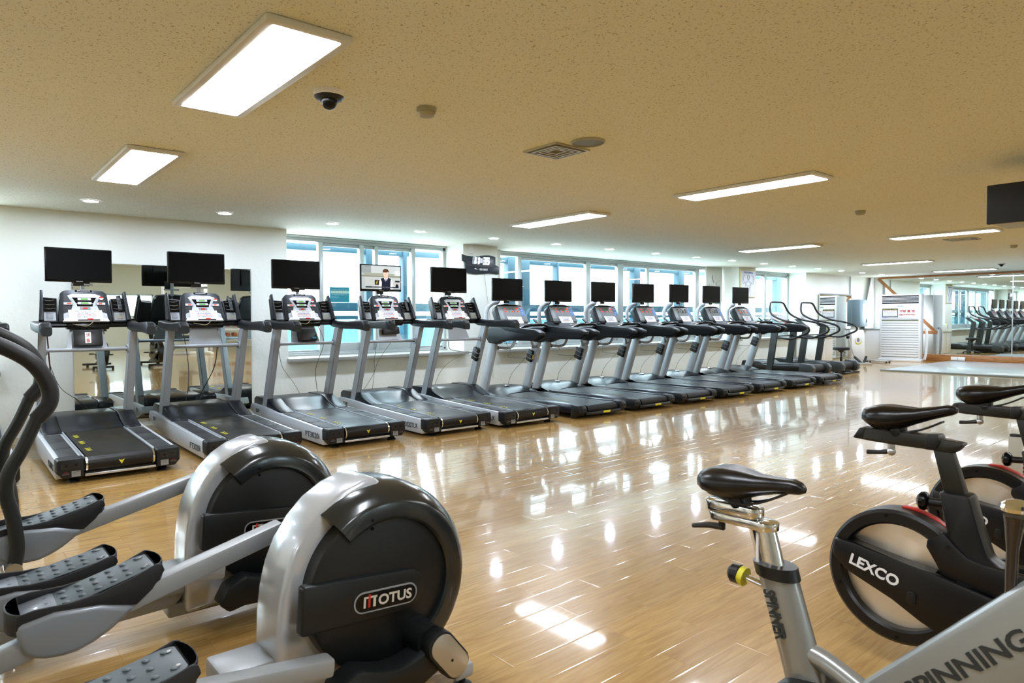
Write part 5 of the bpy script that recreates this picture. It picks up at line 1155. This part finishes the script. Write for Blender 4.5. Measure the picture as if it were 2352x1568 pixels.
# low white cabinet near the corner with a grey top
t = empty('low_cabinet', (21.75, 8.5, 0), 0, 'low white cabinet with a grey top in the far corner', 'cabinet')
MB().box((-.38, -.28, 0), (.38, .28, .90), .006).build('body', white, t); MB().box((-.40, -.30, .90), (.39, .29, .93), .003).build('top', alud, t)
m = MB(); m.box((-.37, -.286, .02), (-.005, -.28, .88), .002); m.box((.005, -.286, .02), (.37, -.286+.006, .88), .002); m.build('door', white, t)
# white panel with a slanting edge and narrow dark window beside it
t = empty('slanted_screen', (21.3, 8.7, 0), 0, 'white hanging cloth with a slanting edge by the far corner', 'curtain')
MB().prism([(.15, .94), (.80, .94), (.80, 2.49), (.62, 2.49), (.45, 2.1), (.25, 1.6)], 1, -.02, 0, .002).build('cloth', mat('cloth_white', 'F5F7FA', .8), t)
t = struct(MB().box((21.28, 8.765, .98), (21.62, 8.798, 1.62)).build('window_9', alud, smooth=0)); 
# little table with a green-faced fan
t = empty('side_cabinet', (17.55, 8.36, 0), 0, 'low white cabinet behind the farther loop-handled treadmill', 'cabinet')
MB().box((-.38, -.3, .02), (.38, .3, .74), .006).build('body', white, t); MB().box((-.42, -.34, .74), (.42, .32, .78), .004).build('top', mat('top_beige', 'C9C6B4', .4), t)
m = MB(); m.box((-.37, -.308, .05), (-.004, -.30, .72), .002); m.box((.004, -.308, .05), (.37, -.30, .72), .002); m.build('door', white, t)
t = empty('fan_heater', (17.62, 8.22, .78), R(-35), 'white appliance with a yellow-green round face on the low cabinet', 'appliance')
MB().prism([(-.14, 0), (-.17, .05), (-.12, .24), (.10, .27), (.14, .2), (.14, 0)], 0, -.14, .14, .03).build('body', white, t)
MB().lathe([(.09, 0), (.12, 0), (.125, -.02), (.11, -.03), (.09, -.02)], (.0, -.165, .13), 'y', 28).build('ring', mat('lime', 'B7C84E', .4), t)
MB().prism(ell(0, .13, .09, .09, n=20), 1, -.17, -.18).build('face', tgrey, t, 0)
# stool
t = empty('stool', (17.05, 7.45, 0), 0, 'round black swivel stool at the far end of the treadmill row', 'stool')
MB().lathe([(0, .47), (.17, .47), (.19, .48), (.19, .53), (.175, .545), (0, .55)], (0, 0, 0), n=36).build('seat', rubber, t)
m = MB(); m.cyl((0, 0, .08), (0, 0, .30), .03); m.cyl((0, 0, .3), (0, 0, .42), .018); m.cyl((0, 0, .41), (0, 0, .47), .03, .09); m.build('column', sblack, t)
MB().tube([(.02, 0, .43), (.12, -.02, .42), (.17, -.03, .40)], .009, 8, 3).build('height_lever', sblack, t)
for k in range(5):
    a = R(72*k+10); m = MB(); m.tube([(0, 0, .10), (.12*math.cos(a), .12*math.sin(a), .085), (.25*math.cos(a), .25*math.sin(a), .055)], .016, 8, 3); lg = m.build('leg', sblack, t)
    MB().cyl((.25*math.cos(a), .25*math.sin(a)-.015, .027), (.25*math.cos(a), .25*math.sin(a)+.015, .027), .027, n=14).build('caster', rubber, lg)
# wall clock on a wavy board
t = empty('wall_clock', (6.80, 8.79, 2.19), 0, 'digital wall clock with big white digits on a wavy dark board', 'clock')
top = [(-.37+.62*i/12, .135-.012*math.sin(2*math.pi*i/12)+.0*i) for i in range(13)]
pl = [(-.385, .145), (-.30, .125), (-.18, .118), (-.05, .128), (.08, .15), (.17, .155), (.27, .14), (.30, .133), (.30, .0), (.375, -.03), (.375, -.155), (.29, -.143), (.16, -.140), (.02, -.155), (-.12, -.165), (-.24, -.155), (-.32, -.135), (-.32, .015), (-.385, .04)]
bm_ = mat('clock_board', '2C333B', .3, 0)
MB().prism(pl, 1, -.022, -.002, .003).build('board', bm_, t)
MB().prism([(-.30, .03), (-.32, -.04), (.30, -.04), (.375, -.03), (.30, -.0), (.1, .01), (-.1, .025)], 1, -.0245, -.022, 0).build('board_wave', mat('clock_board_low', '20252D', .35), t)
seg = {'a': ((-.5, 1), (.5, 1)), 'b': ((.5, 1), (.5, 0)), 'c': ((.5, 0), (.5, -1)), 'd': ((-.5, -1), (.5, -1)), 'e': ((-.5, 0), (-.5, -1)), 'f': ((-.5, 1), (-.5, 0)), 'g': ((-.5, 0), (.5, 0))}
lit = {'1': 'bc', '3': 'abcdg', '5': 'acdfg'}
on_ = mat('digit_lit', 'FFFFFF', .4, emit=1.1); off_ = mat('digit_unlit', 'C9D0DA', .4)
mf = MB()
for ch, cx_ in (('1', -.155), ('1', -.08), ('3', .055), ('5', .125)):
    mo = MB()
    for k, (p0, p1) in seg.items():
        q = mo if k in lit[ch] else mf
        a = Vector((cx_+p0[0]*.042+p0[1]*.006, -.045, .055+p0[1]*.052)); b = Vector((cx_+p1[0]*.042+p1[1]*.006, -.045, .055+p1[1]*.052)); d = (b-a).normalized()*.004
        n = Vector((-(b-a).z, 0, (b-a).x)).normalized()*.010
        a2, b2_ = a-d, b+d
        q.prism([((a2+n).x, (a2+n).z), ((b2_+n).x, (b2_+n).z), ((b2_-n).x, (b2_-n).z), ((a2-n).x, (a2-n).z)], 1, -.046, -.028)
    mo.build('lit_segment', on_, t, 0)
mf.box((-.045, -.044, .015), (.02, -.030, .095)); mf.build('unlit_segment', off_, t, 0)
[MB().cyl((-.012, -.046, z_), (-.012, -.043, z_), .007, n=10).build('lit_dot', on_, t, 0) for z_ in (.035, .072)]
FM = lambda x_, z_: frame_mat((x_, -.0262, z_), (1, 0, 0), (0, 0, 1))
text('board_lettering', '정원시설공단', FM(.045, -.085), .17, .034, twhite, t, off=.03, th=.0008)
text('board_small_lettering', '(사)', FM(-.075, -.085), .035, .025, tgrey, t, th=.0008)
m = MB(); m.prism([(-.145, -.08), (-.13, -.068), (-.118, -.083), (-.127, -.088)], 1, -.0262, -.0245); m.prism([(-.125, -.066), (-.113, -.066), (-.098, -.088), (-.108, -.092)], 1, -.0262, -.0245); m.build('board_logo', twhite, t, 0)
# white outlet high on the pillar
t = empty('wall_outlet', (6.60, 8.80, 2.40), 0, 'white double wall outlet high on the pillar above the clock', 'outlet')
MB().box((-.045, -.035, -.05), (.045, 0, .07), .006).build('body', white, t)
m = MB(); [m.lathe([(.022, 0), (.024, -.003), (.017, -.004), (.016, -.001)], (0, -.035, z_), 'y', 16) for z_ in (.035, -.015)]; m.build('socket', tgrey, t)
# round vent fans boxed into the windows
def wfan(x, y, z, s, label):
    t = empty('ventilation_fan', (x, y, z), 0, label, 'fan')
    MB().box((-.29*s, 0, -.36*s), (.29*s, .05, .36*s), .012).build('board', mat('fan_board', 'D5D8D0', .5), t)
    MB().lathe([(.235*s, 0), (.25*s, -.01), (.24*s, -.03), (.225*s, -.012)], (0, 0, 0), 'y', 40).build('ring', mat('fan_ring', 'B5B8AC', .4), t)
    MB().lathe([(.22*s, -.004), (0, -.004)], (0, 0, 0), 'y', 30).build('recess', mat('fan_dark', '8A8D86', .6), t)
    m = MB()
    for k in range(4):
        a = R(90*k+20); c, s_ = math.cos(a), math.sin(a); P_ = [(.04, -.02), (.19, -.09), (.21, .03), (.05, .03)]
        m.prism([((px_*c-pz_*s_)*s, (px_*s_+pz_*c)*s) for px_, pz_ in P_], 1, -.016, -.010)
    m.build('blade', mat('fan_blade', 'C2C5BB', .4), t)
    MB().lathe([(0, -.035), (.04*s, -.03), (.045*s, -.01), (0, -.01)], (0, 0, 0), 'y', 20).build('hub', tgrey, t)
wfan(14.20, 9.20, 2.08, 1.15, 'white boxed ventilation fan at the right end of the wide window'); wfan(7.24, 9.20, 2.10, 1.15, 'boxed ventilation fan half hidden behind the wavy wall clock')
MB_ = MB().box((13.92, 9.22, 1.62), (14.5, 9.28, 1.68), .004).build('window_rail', alud); tag(MB_, 'pale horizontal rail across the narrow pane under the ventilation fan', 'rail')
# anatomy poster
t = empty('poster', (14.98, 8.795, 2.13), 0, 'framed anatomy poster of a muscular figure with raised arms', 'poster')
MB().box((-.345, -.02, -.35), (.345, 0, .32), .004).build('poster_frame', mat('frame_cream', 'D9D3A8', .5), t)
MB().box((-.30, -.0225, -.33), (.30, -.020, .29)).build('sheet', mat('poster_sheet', 'E3E8F0', .5), t, 0)
text('title_lettering', '인체근육해부도', frame_mat((0, -.024, .245), (1, 0, 0), (0, 0, 1)), .42, .055, tblue, t, off=.02, th=.0008)
m = MB()
def ln(pts, r_=.003):
    for s in (1, -1): m.tube([(s*a, -.0235, b) for a, b in pts], r_, 4, 4)
ln([(0, .195), (.035, .18), (.045, .13), (.03, .09), (0, .075)], .005); ln([(.02, .08), (.03, .04), (.10, .02), (.16, .0), (.21, .05), (.22, .11), (.19, .16), (.14, .19)])
ln([(.16, .0), (.20, -.03), (.25, .03), (.26, .10), (.235, .15), (.18, .20)]); ln([(.12, -.0), (.12, -.08), (.085, -.17), (.08, -.24), (.09, -.32)]); ln([(.02, .02), (.09, .0), (.10, -.06), (.02, -.07)]); ln([(0, -.07), (.05, -.10), (.045, -.22), (0, -.26)])
ln([(.0, -.12), (.045, -.12)]); ln([(0, -.17), (.045, -.17)]); ln([(.015, .14), (.03, .145)], .004); ln([(0, .105), (.012, .105)], .004)
m.build('figure_drawing', mat('ink', '4A4858', .6), t)
m = MB()
for s in (-1, 1):
    for k in range(9): m.box((s*.25-.03, -.0235, .20-.055*k), (s*.25+.03, -.0228, .203-.055*k))
m.build('caption_line', tgrey, t, 0)
# notices on panes
o = MB().box((4.41, 9.325, 1.555), (4.72, 9.334, 1.780)).build('window_notice', teal, smooth=0); tag(o, 'teal square notice with Korean lines stuck on the window pane', 'notice')
FM = lambda x_, z_: frame_mat((x_, 9.3235, z_), (1, 0, 0), (0, 0, 1))
MB().box((4.42, 9.3238, 1.688), (4.71, 9.3246, 1.722)).build('light_band', mat('band_pale', 'BFE0D2', .5), o, 0)
join_text('notice_lettering', [('잘 이용하시고 안전하게 운동 합시다', FM(4.562, 1.735), .26, .022, mat('text_mint', 'A9D6DC', .5)), ('런닝머신을 (트레드밀) 이용시 준수사항', FM(4.565, 1.704), .27, .020, mat('text_olive', '6E7448', .5)), ('반드시 손잡이를 잡고 이용하시고 천천히', FM(4.562, 1.668), .26, .022, MATS['text_mint']), ('움직이십시오', FM(4.49, 1.630), .12, .022, MATS['text_mint'])], o)
t = empty('window_notice', (15.62, 9.30, 1.80), 0, 'small pale notice with a green foot stuck on the window right of the poster', 'notice')
MB().box((-.16, 0, -.13), (.12, .006, .13)).build('sheet', mat('sheet_paleblue', 'D5E6EA', .5), t, 0)
MB().box((-.16, -.001, -.125), (.12, 0, -.11)).build('green_foot', mat('green_foot', '8FC36A', .5), t, 0)
FM = lambda z_: frame_mat((-.02, -.001, z_), (1, 0, 0), (0, 0, 1))
join_text('notice_lettering', [('커튼과 창문을', FM(.085), .20, .028, tgrey), ('꼭 닫아 주시기', FM(.035), .19, .028, tgrey), ('바랍니다', FM(-.015), .14, .028, tred)], t)
t = empty('dim_notice', (0, 0, 0)); bpy.data.objects.remove(t)
# floor outlets at the foot of the mirror wall
t = empty('floor_outlet', (22.03, 6.55, .0), 0, 'white double socket box at the foot of the mirror wall', 'outlet')
MB().box((-.05, -.36, .04), (-.0, -.01, .14), .006).build('body', white, t); MB().box((-.052, -.19, .04), (-.05, -.18, .14)).build('gap', tgrey, t, 0)
# cloth on the leftmost sill
t = empty('folded_cloth', (.30, 8.86, .78), 0, 'folded grey and blue cloth on the window sill at the left edge', 'cloth')
MB().box((-.2, -.12, 0), (.15, .1, .05), .02).build('lower_fold', mat('cloth_navy', '2E4458', .8), t); MB().box((-.18, -.11, .05), (.13, .09, .11), .025).build('upper_fold', mat('cloth_grey', '98A09C', .8), t)
# pink basket and pale post by the right edge
t = empty('basket', (6.60, 1.38, 0), 0, 'pink plastic basket with holes on the floor behind the farther black bike', 'basket')
pk = mat('pink_plastic', 'C98A84', .4); t.scale = (.9, .9, .72)
m = MB(); o1 = rrect(.34, .26, .03, 3); z_ = [0, .24]
m.loft([[(a*.86, b*.86, 0) for a, b in o1], [(a, b, .24) for a, b in o1], [(a*.96, b*.95, .24) for a, b in o1], [(a*.82, b*.82, .012) for a, b in o1]]); m.build('body', pk, t)
for i in range(7):
    for j in range(4): MB().cyl((-.159-.0000, -.10+.033*i, .06+.045*j), (-.157-.0045*j-.008, -.10+.033*i, .06+.045*j), .008, n=8).build('hole', mat('hole_dark', '3A2725', .7), t, 0)
m = MB(); m.box((-.12, -.08, .19), (.1, .09, .23), .03); m.build('blue_cloth', mat('cloth_blue', '3F86B8', .8), t)
t = empty('weight_stand', (6.095, 1.38, 0), 0, 'short pale grey post at the right edge behind the black bikes', 'post')
MB().box((-.03, -.04, 0), (.03, .04, .40), .006).build('post', mat('post_pale', 'B9BCB4', .4), t); MB().box((-.05, -.06, 0), (.05, .06, .03), .005).build('foot', MATS['post_pale'], t)
MB().box((-.025, -.035, .38), (.025, .035, .42), .006).build('post_cap', sblack, t)

# ================================================================ behind the camera (seen in the wall mirror)
t = empty('weight_machine', (5.2, -2.6, 0), 0, 'white framed strength machine seen only in the wall mirror', 'weight machine')
m = MB(); m.box((-.7, -.05, 0), (.7, .05, .07), .01); m.box((-.6, -.6, 0), (-.5, .6, .07), .01); m.box((.5, -.6, 0), (.6, .6, .07), .01); m.box((-.6, -.05, 0), (-.5, .05, 1.9), .01); m.box((.5, -.05, 0), (.6, .05, 1.9), .01); m.box((-.6, -.05, 1.85), (.6, .05, 1.95), .01); m.build('machine_frame', white, t)
MB().box((-.2, .1, .45), (.2, .6, .53), .03).build('seat', rubber, t); MB().box((-.17, -.02, .6), (.17, .08, 1.1), .03).build('backrest', rubber, t)
t = empty('dumbbell_rack', (7.1, -3.9, 0), 0, 'dumbbell rack with three tiers seen only in the wall mirror', 'rack')
m = MB(); [m.box((a, -.2, 0), (a+.06, .2, 1.0), .008) for a in (-.9, .84)]; [m.prism([(-.2, z_+.04), (-.2, z_+.07), (.2, z_-.03), (.2, z_-.06)], 0, -.9, .9, .004) for z_ in (.35, .65, .95)]; m.build('rack_frame', white, t)
brown = mat('dumbbell_brown', 'A8552A', .4)
d0_ = None
for r_ in range(3):
    for k in range(8):
        if d0_ is None:
            d = empty('dumbbell', (0, 0, 0)); m = MB(); [m.cyl((0, a, 0), (0, b, 0), .055, n=12) for a, b in ((-.12, -.05), (.05, .12))]; m.build('weight', brown, d); MB().cyl((0, -.05, 0), (0, .05, 0), .015, n=8).build('handle', steel, d); d0_ = d
        else: d = copy_tree(d0_)
        d.location = (6.33+.21*k, -3.9, .10+.35+.30*r_-.05+.065); tag(d, 'orange-brown dumbbell on the rack seen in the wall mirror', 'dumbbell', 'dumbbells on the rack in the mirror')
